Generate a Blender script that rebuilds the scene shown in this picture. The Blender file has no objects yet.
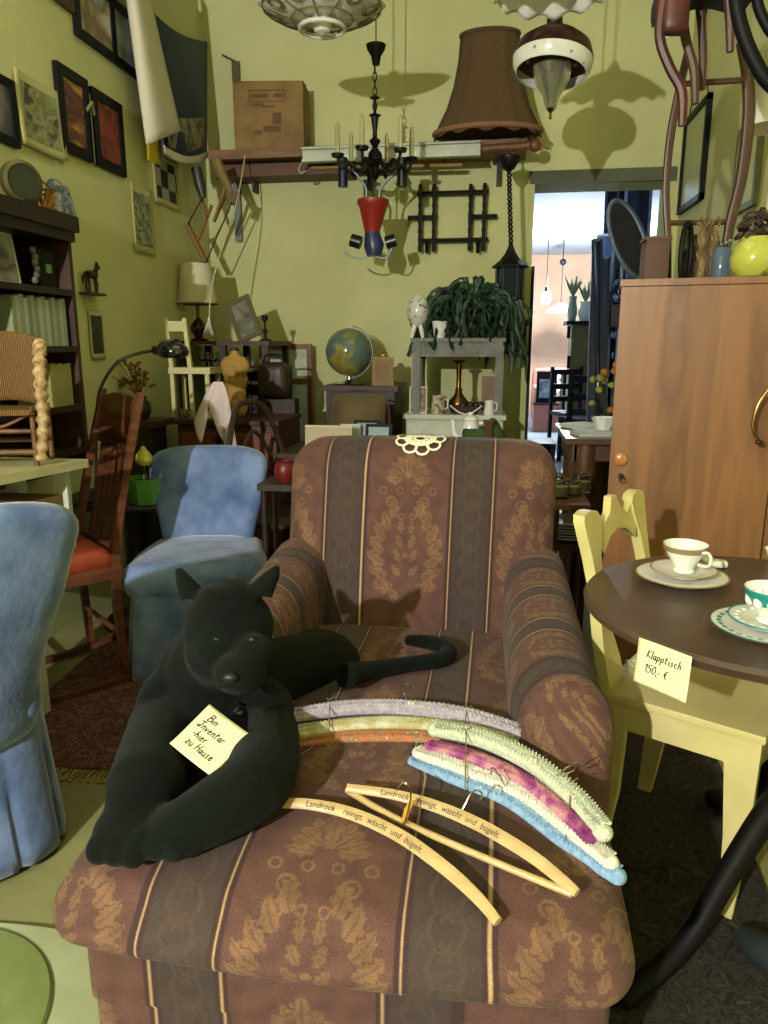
import bpy, math, random
import numpy as np
from mathutils import Vector, Matrix, Euler
random.seed(7); np.random.seed(7)
PI = math.pi
# ------------------------------------------------------------------ camera, world, lights, exposure
SC = bpy.context.scene
CAMH = 1.2; FPX = 740.0; PITCH = math.atan(167/740.0); YAW = math.radians(8.5)
cam_d = bpy.data.cameras.new('camera'); cam = bpy.data.objects.new('camera', cam_d)
SC.collection.objects.link(cam); SC.camera = cam
cam.location = (0, 0, CAMH); cam.rotation_euler = (PI/2 - PITCH, 0, YAW)
cam_d.sensor_fit = 'VERTICAL'; cam_d.sensor_height = 36.0; cam_d.lens = 36.0*FPX/1024.0
cam_d.clip_start = 0.02; cam_d.clip_end = 100
w = bpy.data.worlds.new('world'); SC.world = w; w.use_nodes = True
bg = w.node_tree.nodes['Background']; bg.inputs[0].default_value = (0.85, 0.9, 0.8, 1); bg.inputs[1].default_value = 0.07
def lamp(name, kind, loc, energy, color=(1, 1, 1), radius=0.05, rot=None, size=None, spot=None):
    d = bpy.data.lights.new(name, kind); d.energy = energy; d.color = color
    if kind in ('POINT', 'SPOT'): d.shadow_soft_size = radius
    if size: d.shape = 'RECTANGLE'; d.size, d.size_y = size
    if spot: d.spot_size = math.radians(spot[0]); d.spot_blend = spot[1]
    o = bpy.data.objects.new(name, d); SC.collection.objects.link(o); o.location = loc
    if rot: o.rotation_euler = rot
    return o
lamp('display_light', 'POINT', (-1.3, -2.2, 2.12), 710, (1.0, 0.97, 0.90), 0.035)
lamp('shop_ambient_fill', 'AREA', (-0.4, 2.3, 3.2), 12, (1.0, 0.9, 0.66), size=(1.6, 1.6))  # added overhead ambient fill, no lamp hangs there
lamp('back_room_bulb_light', 'POINT', (0.95, 10.9, 2.0), 520, (0.78, 0.89, 1.0), 0.08)
lamp('back_room_fill', 'POINT', (0.45, 6.2, 2.3), 14, (0.6, 0.78, 1.0), 0.1)  # dim bluish fill added to the near end of the back room
SC.view_settings.view_transform = 'Standard'; SC.view_settings.look = 'None'
SC.view_settings.exposure = 0.0; SC.view_settings.gamma = 1.0; SC.view_settings.use_curve_mapping = False

# ------------------------------------------------------------------ helpers
def ray(px, py):
    x = (px-384)/FPX; v = (py-512)/FPX
    f = math.cos(PITCH) - v*math.sin(PITCH); d = v*math.cos(PITCH) + math.sin(PITCH)
    return Vector((x*math.cos(YAW) - f*math.sin(YAW), x*math.sin(YAW) + f*math.cos(YAW), -d))
def at(px, py, Y=None, X=None, Z=None):
    r = ray(px, py)
    t = Y/r.y if Y is not None else (X/r.x if X is not None else (Z-CAMH)/r.z)
    return Vector((0, 0, CAMH)) + r*t
def sc(Y): return Y/FPX                                  # metres per pixel, roughly
def lin(c): return tuple(((v/255)/12.92 if v/255 <= .04045 else ((v/255+.055)/1.055)**2.4) for v in c)
_mats = {}
def mat(name, col, rough=.6, metal=0, col2=None, scale=8, stretch=(1, 1, 1), bump=0, bscale=60, detail=6, lo=.35, hi=.65,
        alpha=None, trans=0, emit=None, coat=0, sheen=0, spec=None, ior=None, dist=0):
    if name in _mats: return _mats[name]
    m = bpy.data.materials.new(name); m.use_nodes = True; nt = m.node_tree; N = nt.nodes; L = nt.links
    b = N['Principled BSDF']; c1 = (*lin(col), 1); b.inputs['Base Color'].default_value = c1
    b.inputs['Roughness'].default_value = rough; b.inputs['Metallic'].default_value = metal
    if trans: b.inputs['Transmission Weight'].default_value = trans
    if ior: b.inputs['IOR'].default_value = ior
    if alpha is not None: b.inputs['Alpha'].default_value = alpha
    if coat: b.inputs['Coat Weight'].default_value = coat
    if sheen: b.inputs['Sheen Weight'].default_value = sheen; b.inputs['Sheen Roughness'].default_value = .4
    if spec is not None: b.inputs['Specular IOR Level'].default_value = spec
    if emit: b.inputs['Emission Color'].default_value = (*lin(emit[0]), 1); b.inputs['Emission Strength'].default_value = emit[1]
    tc = N.new('ShaderNodeTexCoord'); mp = N.new('ShaderNodeMapping'); L.new(tc.outputs['Object'], mp.inputs[0])
    mp.inputs['Scale'].default_value = stretch
    if col2 is not None:
        n = N.new('ShaderNodeTexNoise'); n.inputs['Scale'].default_value = scale; n.inputs['Detail'].default_value = detail
        n.inputs['Distortion'].default_value = dist
        L.new(mp.outputs[0], n.inputs['Vector'])
        r = N.new('ShaderNodeValToRGB'); e = r.color_ramp.elements
        e[0].position = lo; e[0].color = c1; e[1].position = hi; e[1].color = (*lin(col2), 1)
        L.new(n.outputs['Fac'], r.inputs[0]); L.new(r.outputs[0], b.inputs['Base Color'])
    if bump:
        n2 = N.new('ShaderNodeTexNoise'); n2.inputs['Scale'].default_value = bscale; n2.inputs['Detail'].default_value = 4
        L.new(mp.outputs[0], n2.inputs['Vector'])
        bp = N.new('ShaderNodeBump'); bp.inputs['Strength'].default_value = bump; bp.inputs['Distance'].default_value = .01
        L.new(n2.outputs['Fac'], bp.inputs['Height']); L.new(bp.outputs[0], b.inputs['Normal'])
    _mats[name] = m; return m
def ramp_mat(name, cols, scale=6, stretch=(1, 1, 1), rough=.6, detail=4, tex='NOISE', bump=0, dist=.6, lo=.3, hi=.7):
    if name in _mats: return _mats[name]
    m = bpy.data.materials.new(name); m.use_nodes = True; nt = m.node_tree; N = nt.nodes; L = nt.links
    b = N['Principled BSDF']; b.inputs['Roughness'].default_value = rough
    tc = N.new('ShaderNodeTexCoord'); mp = N.new('ShaderNodeMapping'); L.new(tc.outputs['Object'], mp.inputs[0])
    mp.inputs['Scale'].default_value = stretch; mp.inputs['Location'].default_value = (len(name)*.37, ord(name[0])*.13, 0)
    if tex == 'NOISE':
        n = N.new('ShaderNodeTexNoise'); n.inputs['Detail'].default_value = detail; n.inputs['Distortion'].default_value = dist
        out = n.outputs['Fac']
    elif tex == 'VORONOI':
        n = N.new('ShaderNodeTexVoronoi'); out = n.outputs['Distance']
    elif tex == 'CHECKER':
        n = N.new('ShaderNodeTexChecker'); out = n.outputs['Fac']
    else:
        n = N.new('ShaderNodeTexWave'); n.inputs['Distortion'].default_value = dist*8; n.inputs['Detail'].default_value = 3
        n.inputs['Detail Scale'].default_value = 1.2; out = n.outputs['Fac']
    n.inputs['Scale'].default_value = scale; L.new(mp.outputs[0], n.inputs['Vector'])
    r = N.new('ShaderNodeValToRGB'); e = r.color_ramp.elements
    while len(e) < len(cols): e.new(.5)
    for i, c in enumerate(cols):
        e[i].position = lo + (hi-lo)*i/(len(cols)-1); e[i].color = (*lin(c), 1)
    L.new(out, r.inputs[0]); L.new(r.outputs[0], b.inputs['Base Color'])
    if bump:
        bp = N.new('ShaderNodeBump'); bp.inputs['Strength'].default_value = bump; bp.inputs['Distance'].default_value = .005
        L.new(out, bp.inputs['Height']); L.new(bp.outputs[0], b.inputs['Normal'])
    _mats[name] = m; return m
def vcol_mat(name, rough=.8, nscale=500, nmix=.35, bump=.3, sheen=0, stretch=(1, 1, 1)):
    m = bpy.data.materials.new(name); m.use_nodes = True; nt = m.node_tree; N = nt.nodes; L = nt.links
    b = N['Principled BSDF']; b.inputs['Roughness'].default_value = rough; b.inputs['Specular IOR Level'].default_value = .25
    if sheen: b.inputs['Sheen Weight'].default_value = sheen
    a = N.new('ShaderNodeAttribute'); a.attribute_name = 'Col'
    tc = N.new('ShaderNodeTexCoord'); mp = N.new('ShaderNodeMapping'); mp.inputs['Scale'].default_value = stretch
    L.new(tc.outputs['Object'], mp.inputs[0])
    n = N.new('ShaderNodeTexNoise'); n.inputs['Scale'].default_value = nscale; n.inputs['Detail'].default_value = 3
    L.new(mp.outputs[0], n.inputs['Vector'])
    r = N.new('ShaderNodeValToRGB'); e = r.color_ramp.elements; g = 1-nmix
    e[0].position = .3; e[0].color = (g, g, g, 1); e[1].position = .7; e[1].color = (1+nmix*.6,)*3+(1,)
    L.new(n.outputs['Fac'], r.inputs[0])
    mx = N.new('ShaderNodeMix'); mx.data_type = 'RGBA'; mx.blend_type = 'MULTIPLY'; mx.inputs[0].default_value = 1
    L.new(a.outputs['Color'], mx.inputs[6]); L.new(r.outputs[0], mx.inputs[7]); L.new(mx.outputs[2], b.inputs['Base Color'])
    bp = N.new('ShaderNodeBump'); bp.inputs['Strength'].default_value = bump; bp.inputs['Distance'].default_value = .004
    L.new(n.outputs['Fac'], bp.inputs['Height']); L.new(bp.outputs[0], b.inputs['Normal'])
    return m

class M:
    """collects shapes for one mesh"""
    def __init__(s): s.v = []; s.f = []
    def add(s, vs, fs, mtx=None):
        k = len(s.v)
        for p in vs:
            p = Vector(p); s.v.append(mtx @ p if mtx else p)
        for f in fs: s.f.append(tuple(i+k for i in f))
        return s
    def box(s, c, d, rot=None, taper=None):
        x, y, z = d[0]/2, d[1]/2, d[2]/2; t = taper or 1
        vs = [(-x*t, -y*t, -z), (x*t, -y*t, -z), (x*t, y*t, -z), (-x*t, y*t, -z), (-x, -y, z), (x, -y, z), (x, y, z), (-x, y, z)]
        R = Matrix.Translation(c) @ (Euler(rot).to_matrix().to_4x4() if rot else Matrix.Identity(4))
        return s.add(vs, [(0, 3, 2, 1), (4, 5, 6, 7), (0, 1, 5, 4), (1, 2, 6, 5), (2, 3, 7, 6), (3, 0, 4, 7)], R)
    def bbox(s, x0, x1, y0, y1, z0, z1): return s.box(((x0+x1)/2, (y0+y1)/2, (z0+z1)/2), (x1-x0, y1-y0, z1-z0))
    def tube(s, pts, r, n=8, closed=False, flat=None, smooth=0, up=None):
        pts = [Vector(p) for p in pts]
        rr = r if isinstance(r, (list, tuple)) else [r]*len(pts)
        if smooth:
            P2, R2 = [], []
            K = len(pts); segs = K if closed else K-1
            for i in range(segs):
                if closed: a, b_, c, d = pts[i-1], pts[i], pts[(i+1) % K], pts[(i+2) % K]
                else: a, b_, c, d = pts[max(i-1, 0)], pts[i], pts[i+1], pts[min(i+2, K-1)]
                for j in range(smooth):
                    t = j/smooth
                    P2.append(.5*((2*b_) + (c-a)*t + (2*a-5*b_+4*c-d)*t*t + (-a+3*b_-3*c+d)*t**3))
                    R2.append(rr[i]*(1-t)+rr[(i+1) % K]*t)
            if not closed: P2.append(pts[-1]); R2.append(rr[-1])
            pts, rr = P2, R2
        K = len(pts); vs = []; fs = []; prev = None
        for i in range(K):
            if closed: t = pts[(i+1) % K]-pts[i-1]
            else: t = pts[min(i+1, K-1)]-pts[max(i-1, 0)]
            if t.length < 1e-9: t = Vector((0, 0, 1))
            t.normalize()
            if up is not None: a = Vector(up) - t*Vector(up).dot(t)
            elif prev is None:
                a = Vector((0, 0, 1)) if abs(t.z) < .9 else Vector((1, 0, 0)); a = a - t*a.dot(t)
            else: a = prev - t*prev.dot(t)
            if a.length < 1e-6: a = t.orthogonal()
            a.normalize(); prev = a; b = t.cross(a)
            fa, fb = (flat if flat else (1, 1))
            for j in range(n):
                q = 2*PI*j/n + (PI/4 if n == 4 else 0)
                vs.append(pts[i] + a*math.cos(q)*rr[i]*fa + b*math.sin(q)*rr[i]*fb)
        for i in range(K if closed else K-1):
            i2 = (i+1) % K
            for j in range(n): fs.append((i*n+j, i*n+(j+1) % n, i2*n+(j+1) % n, i2*n+j))
        if not closed: fs.append(tuple(reversed(range(n)))); fs.append(tuple((K-1)*n+j for j in range(n)))
        return s.add(vs, fs)
    def cyl(s, p0, p1, r0, r1=None, n=12): return s.tube([p0, p1], [r0, r0 if r1 is None else r1], n)
    def lathe(s, prof, c=(0, 0, 0), n=24, mtx=None, sx=1, sy=1, arc=None):
        vs = []; fs = []; K = len(prof)
        for r, z in prof:
            for j in range(n):
                q = 2*PI*j/n; vs.append((r*math.cos(q)*sx+c[0], r*math.sin(q)*sy+c[1], z+c[2]))
        for i in range(K-1):
            for j in range(n): fs.append((i*n+j, i*n+(j+1) % n, (i+1)*n+(j+1) % n, (i+1)*n+j))
        if prof[0][0] > 1e-5 and prof[-1][0] < 1e-5: fs.append(tuple(reversed(range(n))))
        return s.add(vs, fs, mtx)
    def ell(s, c, r, rot=None, n=16):
        if not isinstance(r, (tuple, list)): r = (r, r, r)
        vs = []; fs = []; h = n//2
        for i in range(h+1):
            a = PI*i/h
            for j in range(n):
                q = 2*PI*j/n; vs.append((r[0]*math.sin(a)*math.cos(q), r[1]*math.sin(a)*math.sin(q), -r[2]*math.cos(a)))
        for i in range(h):
            for j in range(n): fs.append((i*n+j, i*n+(j+1) % n, (i+1)*n+(j+1) % n, (i+1)*n+j))
        R = Matrix.Translation(c) @ (Euler(rot).to_matrix().to_4x4() if rot else Matrix.Identity(4))
        return s.add(vs, fs, R)
    def prism(s, poly, a0, a1, axis='z', mtx=None):
        def mk(p, a): return {'z': (p[0], p[1], a), 'y': (p[0], a, p[1]), 'x': (a, p[0], p[1])}[axis]
        n = len(poly); vs = [mk(p, a0) for p in poly]+[mk(p, a1) for p in poly]
        fs = [tuple(reversed(range(n))), tuple(range(n, 2*n))]+[(i, (i+1) % n, n+(i+1) % n, n+i) for i in range(n)]
        return s.add(vs, fs, mtx)
    def rbox(s, c, d, r, n=(10, 10, 6), warp=None):
        """rounded box with dense grids; returns the unwarped points"""
        h = [d[0]/2, d[1]/2, d[2]/2]; vs = []; fs = []; idx = {}; raw = []
        def pt(u):
            k = tuple(round(q, 6) for q in u)
            if k in idx: return idx[k]
            p = [u[i]*h[i] for i in range(3)]
            inn = [max(-(h[i]-r), min(h[i]-r, p[i])) for i in range(3)]
            dv = Vector([p[i]-inn[i] for i in range(3)])
            if dv.length > 1e-9: dv = dv.normalized()*r
            q = Vector([inn[i]+dv[i]+c[i] for i in range(3)])
            idx[k] = len(vs); raw.append(q.copy()); vs.append(Vector(warp(q)) if warp else q); return idx[k]
        for ax in range(3):
            a, b = [(1, 2), (2, 0), (0, 1)][ax]
            for sg in (-1, 1):
                for i in range(n[a]):
                    for j in range(n[b]):
                        q = []
                        for (ii, jj) in ((i, j), (i+1, j), (i+1, j+1), (i, j+1)):
                            u = [0, 0, 0]; u[ax] = sg; u[a] = -1+2*ii/n[a]; u[b] = -1+2*jj/n[b]; q.append(pt(u))
                        fs.append(tuple(q) if sg > 0 else tuple(reversed(q)))
        s.add(vs, fs); return raw
    def grid(s, fn, nu, nv, thick=0):
        vs = [fn(i/nu, j/nv) for i in range(nu+1) for j in range(nv+1)]
        fs = [(i*(nv+1)+j, (i+1)*(nv+1)+j, (i+1)*(nv+1)+j+1, i*(nv+1)+j+1) for i in range(nu) for j in range(nv)]
        return s.add(vs, fs)
def obj(name, m, material, parent=None, loc=None, wld=False, rz=0, rot=None, smooth=True, vcol=None, mods=None, sol=0):
    me = bpy.data.meshes.new(name)
    off = Vector((0, 0, 0))
    if wld: off = Vector(parent.location) if parent else Vector(loc if loc is not None else (0, 0, 0))
    if wld and parent and parent.parent: off = off + Vector(parent.parent.location)
    if wld and not parent and loc is None:
        xs = [p.x for p in m.v]; ys = [p.y for p in m.v]; zs = [p.z for p in m.v]
        off = Vector(((min(xs)+max(xs))/2, (min(ys)+max(ys))/2, min(zs))); loc = off
    me.from_pydata([tuple(p-off) for p in m.v], [], m.f); me.update()
    me.materials.append(material)
    if smooth:
        me.shade_smooth()
        try: me.set_sharp_from_angle(angle=math.radians(38))
        except Exception: pass
    if vcol is not None:
        a = me.color_attributes.new('Col', 'FLOAT_COLOR', 'POINT')
        arr = np.ones((len(m.v), 4)); arr[:, :3] = vcol; a.data.foreach_set('color', arr.ravel())
    o = bpy.data.objects.new(name, me); SC.collection.objects.link(o)
    if sol:
        md = o.modifiers.new('thick', 'SOLIDIFY'); md.thickness = sol; md.offset = 0
    if parent: o.parent = parent
    if not parent and loc is not None: o.location = loc
    elif parent and loc is not None and not wld: o.location = loc
    if rz: o.rotation_euler = (0, 0, rz)
    if rot: o.rotation_euler = rot
    return o
def tag(o, label, cat, group=None, kind=None):
    o['label'] = label; o['category'] = cat
    if group: o['group'] = group
    if kind: o['kind'] = kind
    return o
def thing(name, label, cat, loc=(0, 0, 0), rz=0, group=None, rot=None):
    o = bpy.data.objects.new(name, None); SC.collection.objects.link(o); o.empty_display_size = .05
    o.location = loc; o.rotation_euler = rot or (0, 0, rz); tag(o, label, cat, group); return o
def struct(name, m, material, smooth=False):
    o = obj(name, m, material, smooth=smooth); o['kind'] = 'structure'; return o
def dup(root, label, loc=None, rz=None, group=None, scale=None):
    r = root.copy(); SC.collection.objects.link(r); r['label'] = label
    if loc is not None: r.location = loc
    if rz is not None: r.rotation_euler = (0, 0, rz)
    if scale: r.scale = (scale,)*3
    if group: r['group'] = group
    for ch in list(root.children):
        c = ch.copy(); SC.collection.objects.link(c); c.parent = r
        for g in ch.children:
            d = g.copy(); SC.collection.objects.link(d); d.parent = c
    return r
def blob(m, voxel, smooth=6, disp=None):
    """fuse overlapping solids into one continuous skin"""
    me = bpy.data.meshes.new('t'); me.from_pydata([tuple(p) for p in m.v], [], m.f); me.update()
    o = bpy.data.objects.new('t', me); SC.collection.objects.link(o)
    md = o.modifiers.new('r', 'REMESH'); md.mode = 'VOXEL'; md.voxel_size = voxel
    md = o.modifiers.new('s', 'SMOOTH'); md.factor = .5; md.iterations = smooth
    dg = bpy.context.evaluated_depsgraph_get(); ev = o.evaluated_get(dg); m2 = ev.to_mesh()
    r = M(); r.v = [v.co.copy() for v in m2.vertices]; r.f = [tuple(p.vertices) for p in m2.polygons]
    ev.to_mesh_clear(); bpy.data.objects.remove(o); bpy.data.meshes.remove(me); return r
def text_geo(body, size):
    cu = bpy.data.curves.new('t', 'FONT'); cu.body = body; cu.size = size; cu.resolution_u = 3
    o = bpy.data.objects.new('t', cu); SC.collection.objects.link(o)
    dg = bpy.context.evaluated_depsgraph_get(); me = o.evaluated_get(dg).to_mesh()
    vs = [v.co.copy() for v in me.vertices]; fs = [tuple(p.vertices) for p in me.polygons]
    o.evaluated_get(dg).to_mesh_clear(); bpy.data.objects.remove(o); return vs, fs

# materials shared by many things
DARKWOOD = mat('dark_wood', (44, 26, 18), .5, col2=(70, 42, 28), scale=5, stretch=(8, 8, 1), bump=.1)
BLACKWOOD = mat('black_wood', (30, 20, 16), .5, col2=(46, 30, 22), scale=5, stretch=(8, 8, 1))
BROWNWOOD = mat('brown_wood', (92, 58, 34), .5, col2=(126, 82, 50), scale=5, stretch=(10, 10, 1), bump=.1)
CREAM = mat('cream_paint', (196, 192, 150), .5, col2=(170, 164, 120), scale=9, lo=.3, hi=.8)
WHITEP = mat('white_paint', (200, 205, 190), .5, col2=(178, 182, 160), scale=7)
GREYP = mat('grey_paint', (120, 122, 116), .6, col2=(92, 92, 84), scale=10, bump=.1)
IRON = mat('black_iron', (24, 23, 26), .45, metal=.5, bump=.1)
BLACKP = mat('black_plastic', (20, 20, 22), .3)
CHROME = mat('chrome', (190, 190, 190), .18, metal=1)
BRASS = mat('brass', (128, 98, 54), .3, metal=1, col2=(96, 70, 38), scale=20)
GOLD = mat('gilt', (150, 110, 45), .4, metal=.6)
PORC = mat('porcelain', (226, 228, 222), .15, coat=.5)
GLASS = mat('clear_glass', (235, 240, 235), .03, trans=1, ior=1.45)
PAPER = mat('paper', (205, 205, 180), .8, col2=(188, 186, 158), scale=6)
INK = mat('ink', (25, 25, 30), .6)
def seatz(x, y):
    u = (x+.205)/.405; v = (y-1.3)/.58
    z = .485 - .02*max(0, u*u-.3) - .018*max(0, v)
    if y < .95: z -= ((.95-y)/.2)**2*.05
    return z
def on_seat(px, py, h=0):
    z = .48+h; p = at(px, py, Z=z)
    for _ in range(6): p = at(px, py, Z=seatz(p.x, p.y)+h)
    return p
# ------------------------------------------------------------------ the room
WALLM = mat('yellow_green_wall', (206, 208, 154), .85, col2=(186, 187, 132), scale=1.6, detail=8, lo=.3, hi=.75, bump=.12, bscale=30)
DOORX0, DOORX1, DOORZ = .185, .935, at(600, 183, Y=4.7).z
m = M().bbox(-1.91, -1.81, -2.6, 4.8, 0, 3.5); struct('wall_left', m, WALLM)
m = M().bbox(-1.81, DOORX0, 4.7, 4.95, 0, 3.5).bbox(DOORX0, DOORX1, 4.7, 4.95, DOORZ, 3.5).bbox(DOORX1, 1.1, 4.7, 4.95, 0, 3.5)
struct('wall_back', m, WALLM)
m = M().bbox(1.0, 1.1, 3.2, 4.7, 0, 3.5).bbox(1.1, 2.0, 3.2, 3.3, 0, 3.5).bbox(1.9, 2.0, -2.6, 3.2, 0, 3.5); struct('wall_right', m, WALLM)
struct('ceiling', M().bbox(-1.9, 2.0, -2.6, 4.9, 3.5, 3.6), mat('ceiling_paint', (150, 145, 90), .9))
FLOORM = mat('pale_yellow_floor', (150, 148, 98), .7, col2=(120, 120, 74), scale=3, lo=.3, hi=.7, bump=.05)
struct('floor', M().bbox(-1.9, 2.4, -2.6, 4.8, -.1, 0), FLOORM)
struct('floor_back', M().bbox(-.8, 2.4, 4.8, 14.2, -.1, -.001), mat('grey_back_floor', (120, 130, 140), .5, col2=(96, 104, 114), scale=3))
struct('wall_far', M().bbox(-.8, 2.4, 14, 14.2, 0, 2.9), mat('pink_far_wall', (214, 172, 140), .85, col2=(200, 158, 128), scale=2))
struct('wall_far_left', M().bbox(-.5, -.3, 4.96, 14, 0, 2.9), mat('far_white', (200, 205, 205), .9))
struct('wall_far_right', M().bbox(2.2, 2.3, 4.96, 14, 0, 2.9), mat('far_blue', (110, 120, 135), .9))
struct('ceiling_back', M().bbox(-.5, 2.4, 4.95, 14.2, 2.75, 2.85), mat('far_ceiling', (188, 192, 196), .9, col2=(165, 170, 176), scale=1.5))
m = M().bbox(DOORX0-.03, DOORX1+.03, 4.67, 4.7, DOORZ-.0, DOORZ+.07); struct('trim_1', m, mat('lintel_grey', (88, 92, 74), .7, col2=(70, 72, 56), scale=4))
m = M().bbox(DOORX0-.035, DOORX0, 4.675, 4.95, 0, DOORZ+.05); struct('trim_2', m, mat('jamb_paint', (186, 190, 130), .7))
m = M().bbox(DOORX0, DOORX0+.02, 4.7, 4.72, .6, DOORZ-.45); struct('trim_3', m, IRON)

# rugs
def rug(name, x0, x1, y0, y1, rz, material, label, fringe=None):
    t = thing(name, label, 'rug', ((x0+x1)/2, (y0+y1)/2, 0), rz)
    hx, hy = (x1-x0)/2, (y1-y0)/2
    m = M(); m.rbox((0, 0, .006), (2*hx, 2*hy, .012), .004, (60, 60, 2), warp=lambda p: (p.x, p.y, p.z+.002*math.sin(p.x*31)*math.sin(p.y*27) if p.z > .008 else p.z))
    obj('pile', m, material, t)
    if fringe:
        m = M()
        for i in range(140):
            x = -hx+2*hx*i/139
            m.tube([(x, -hy+.005, .006), (x+random.uniform(-.01, .01), -hy-.03, .006), (x+random.uniform(-.02, .02), -hy-.055, .003)], .003, 4)
        o = obj('fringe', m, fringe, t); o['kind'] = 'stuff'
    return t
RUGR = ramp_mat('red_rug_pattern', [(46, 24, 20), (92, 50, 38), (58, 30, 26), (128, 92, 70), (70, 36, 30)], 26, rough=.95, detail=3, dist=2.5, lo=.3, hi=.7, bump=.3)
rug('patterned_rug', -1.55, -.25, 1.78, 3.3, .05, RUGR, 'dark red patterned rug with yellow fringe behind the armchair', mat('rug_fringe', (150, 132, 60), .9))
RUGF = ramp_mat('floral_rug_pattern', [(9, 8, 9), (16, 13, 13), (50, 48, 38), (12, 10, 12), (64, 52, 36)], 17, rough=.95, detail=2, dist=3, lo=.3, hi=.66, bump=.3)  # dark pile colours, deepened further to stand in for the armchair's shadow
rug('floral_rug', .02, .62, .35, 2.3, -.08, RUGF, 'dark floral rug with a border on the floor right of the armchair')
m = M().lathe([(0, 0), (.24, 0), (.245, .004), (.24, .008), (0, .008)], (0, 0, 0), 64)
c = at(10, 985, Z=0)
t = obj('round_mat', m, mat('green_mat', (112, 126, 66), .8, col2=(130, 142, 86), scale=8), None, (c.x-.11, c.y-.14, .017)); tag(t, 'round green mat on the pale cloth at the bottom left corner', 'mat')
m = M(); m.rbox((0, 0, .007), (1.2, .95, .014), .004, (30, 30, 2), warp=lambda p: (p.x, p.y, p.z+(.003*math.sin(p.x*19+p.y*9)+.002 if p.z > .008 else 0)))
tag(obj('floor_cloth', m, mat('pale_cloth', (176, 182, 146), .9, col2=(156, 164, 122), scale=5), None, (-1.1, .72, 0)), 'pale greenish cloth spread on the floor by the left blue chair', 'cloth')

# ------------------------------------------------------------------ damask armchair
def rboxn(c, d, r, n):
    h = np.array(d)/2; V = []; F = []; off = 0
    for ax in range(3):
        a, b = [(1, 2), (2, 0), (0, 1)][ax]
        for sg in (-1, 1):
            A, B = np.meshgrid(np.linspace(-1, 1, n[a]+1), np.linspace(-1, 1, n[b]+1), indexing='ij')
            U = np.zeros(A.shape+(3,)); U[..., ax] = sg; U[..., a] = A; U[..., b] = B
            V.append(U.reshape(-1, 3)); I = np.arange(A.size).reshape(A.shape)+off
            q = np.stack([I[:-1, :-1], I[1:, :-1], I[1:, 1:], I[:-1, 1:]], -1).reshape(-1, 4)
            F.append(q if sg > 0 else q[:, ::-1]); off += A.size
    V = np.round(np.concatenate(V), 6); F = np.concatenate(F)
    V, inv = np.unique(V, axis=0, return_inverse=True); F = inv.reshape(-1)[F]
    P = V*h; inn = np.clip(P, -(h-r), h-r); dv = P-inn; L = np.linalg.norm(dv, axis=1, keepdims=True); L[L < 1e-9] = 1
    return inn+dv/L*r*(np.linalg.norm(dv, axis=1, keepdims=True) > 1e-9)+np.array(c), F
def L3(c): return np.array(lin(c))
LEAVES = []                                             # cx, cy, angle, length, width, curl
for k in range(5): q = math.radians(80-22*k); LEAVES.append((.004+.003*k, .345-.006*k, q, .066-.004*k, .0125, .010))
LEAVES.append((0, .335, math.radians(90), .085, .014, 0))
for k in range(7):                                      # big plumes sweeping out and up from the lower centre
    f = k/6; LEAVES.append((.030+.030*math.sin(PI*f), .045+.175*f, math.radians(-12+74*f), .066-.014*f, .0165, .020))
for k in range(4): LEAVES.append((.010, .075+.035*k, math.radians(30+14*k), .040, .0085, .008))
for k in range(2): LEAVES.append((.012+.03*k, .016+.012*k, math.radians(20+25*k), .050, .012, .014))
def damask(x, y, per=.46):
    x = np.abs(x); y = np.mod(y, per); out = np.zeros_like(x)
    for sh in (0, -per, per):
        for (cx, cy, q, ln, wd, cu) in LEAVES:
            dx = x-cx; dy = y-cy+sh; a = (dx*math.cos(q)+dy*math.sin(q))/ln; b = -dx*math.sin(q)+dy*math.cos(q)
            b = b - cu*(np.clip(a, 0, 1)**2)
            ac = np.clip(a, 0, 1); wv = wd*np.sin(PI*ac**.8)*(1+.26*np.sin(ac*19+np.sign(b)*.8))
            ins = (a > 0) & (a < 1) & (np.abs(b) < wv)
            vein = (np.abs(b) < .11*wd); edge = (a > -.04) & (a < 1.04) & (np.abs(b) < wv+.0028)
            out = np.where(edge & ~ins, .08, out)
            out = np.where(ins, np.where(vein, .3, .95), out)
        for (cx, cy, r0, r1) in ((.046, .262, .010, .015), (.046, .262, .0, .005), (.022, .292, .006, .010), (0, .125, .0, .008), (.0, .335, 0, .010), (.070, .292, .007, .011), (.016, .225, .005, .009)):
            rr = np.hypot(x-cx, y-cy+sh); out = np.where((rr > r0) & (rr < r1), 1.0, out)
    return out
def fabric(u, v, per=.358, c0=-.2315):
    """woven colours: wide medallion stripe, dark stripe, thin cream lines"""
    um = np.mod(u-c0+per/2, per)-per/2                        # 0 = centre of a medallion stripe
    med = np.abs(um) < .123
    ud = np.where(um > 0, um-per/2, um+per/2)                 # 0 = centre of a dark stripe
    wob = .5+.5*np.sin(u*57+3*np.sin(v*31))*np.sin(v*43+2*np.sin(u*37))
    col = np.where(med[:, None], L3((92, 64, 58))*(0.85+.3*wob[:, None]), L3((68, 56, 54))*(0.9+.2*wob[:, None]))
    g = damask(um, v)
    gold = L3((126, 96, 70))*(.75+.4*wob[:, None])
    col = np.where((med & (g > .1))[:, None], col*(1-.8*g[:, None])+gold*.8*g[:, None], col)
    # small rosettes along the dark stripe
    vv = np.mod(v, .055)-.0275
    ro = (np.hypot(ud, vv*.8) < .011*(1+.4*np.cos(6*np.arctan2(vv, ud)))) | (np.abs(np.abs(ud)-.02-.004*np.sin(v*115)) < .0035)
    col = np.where((~med & ro)[:, None], L3((76, 63, 56)), col)
    e = np.abs(um)
    col = np.where((np.abs(e-.123) < .010)[:, None], L3((64, 44, 46)), col)
    col = np.where((np.abs(e-.1235) < .0016)[:, None], L3((178, 148, 112)), col)
    return col
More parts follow.
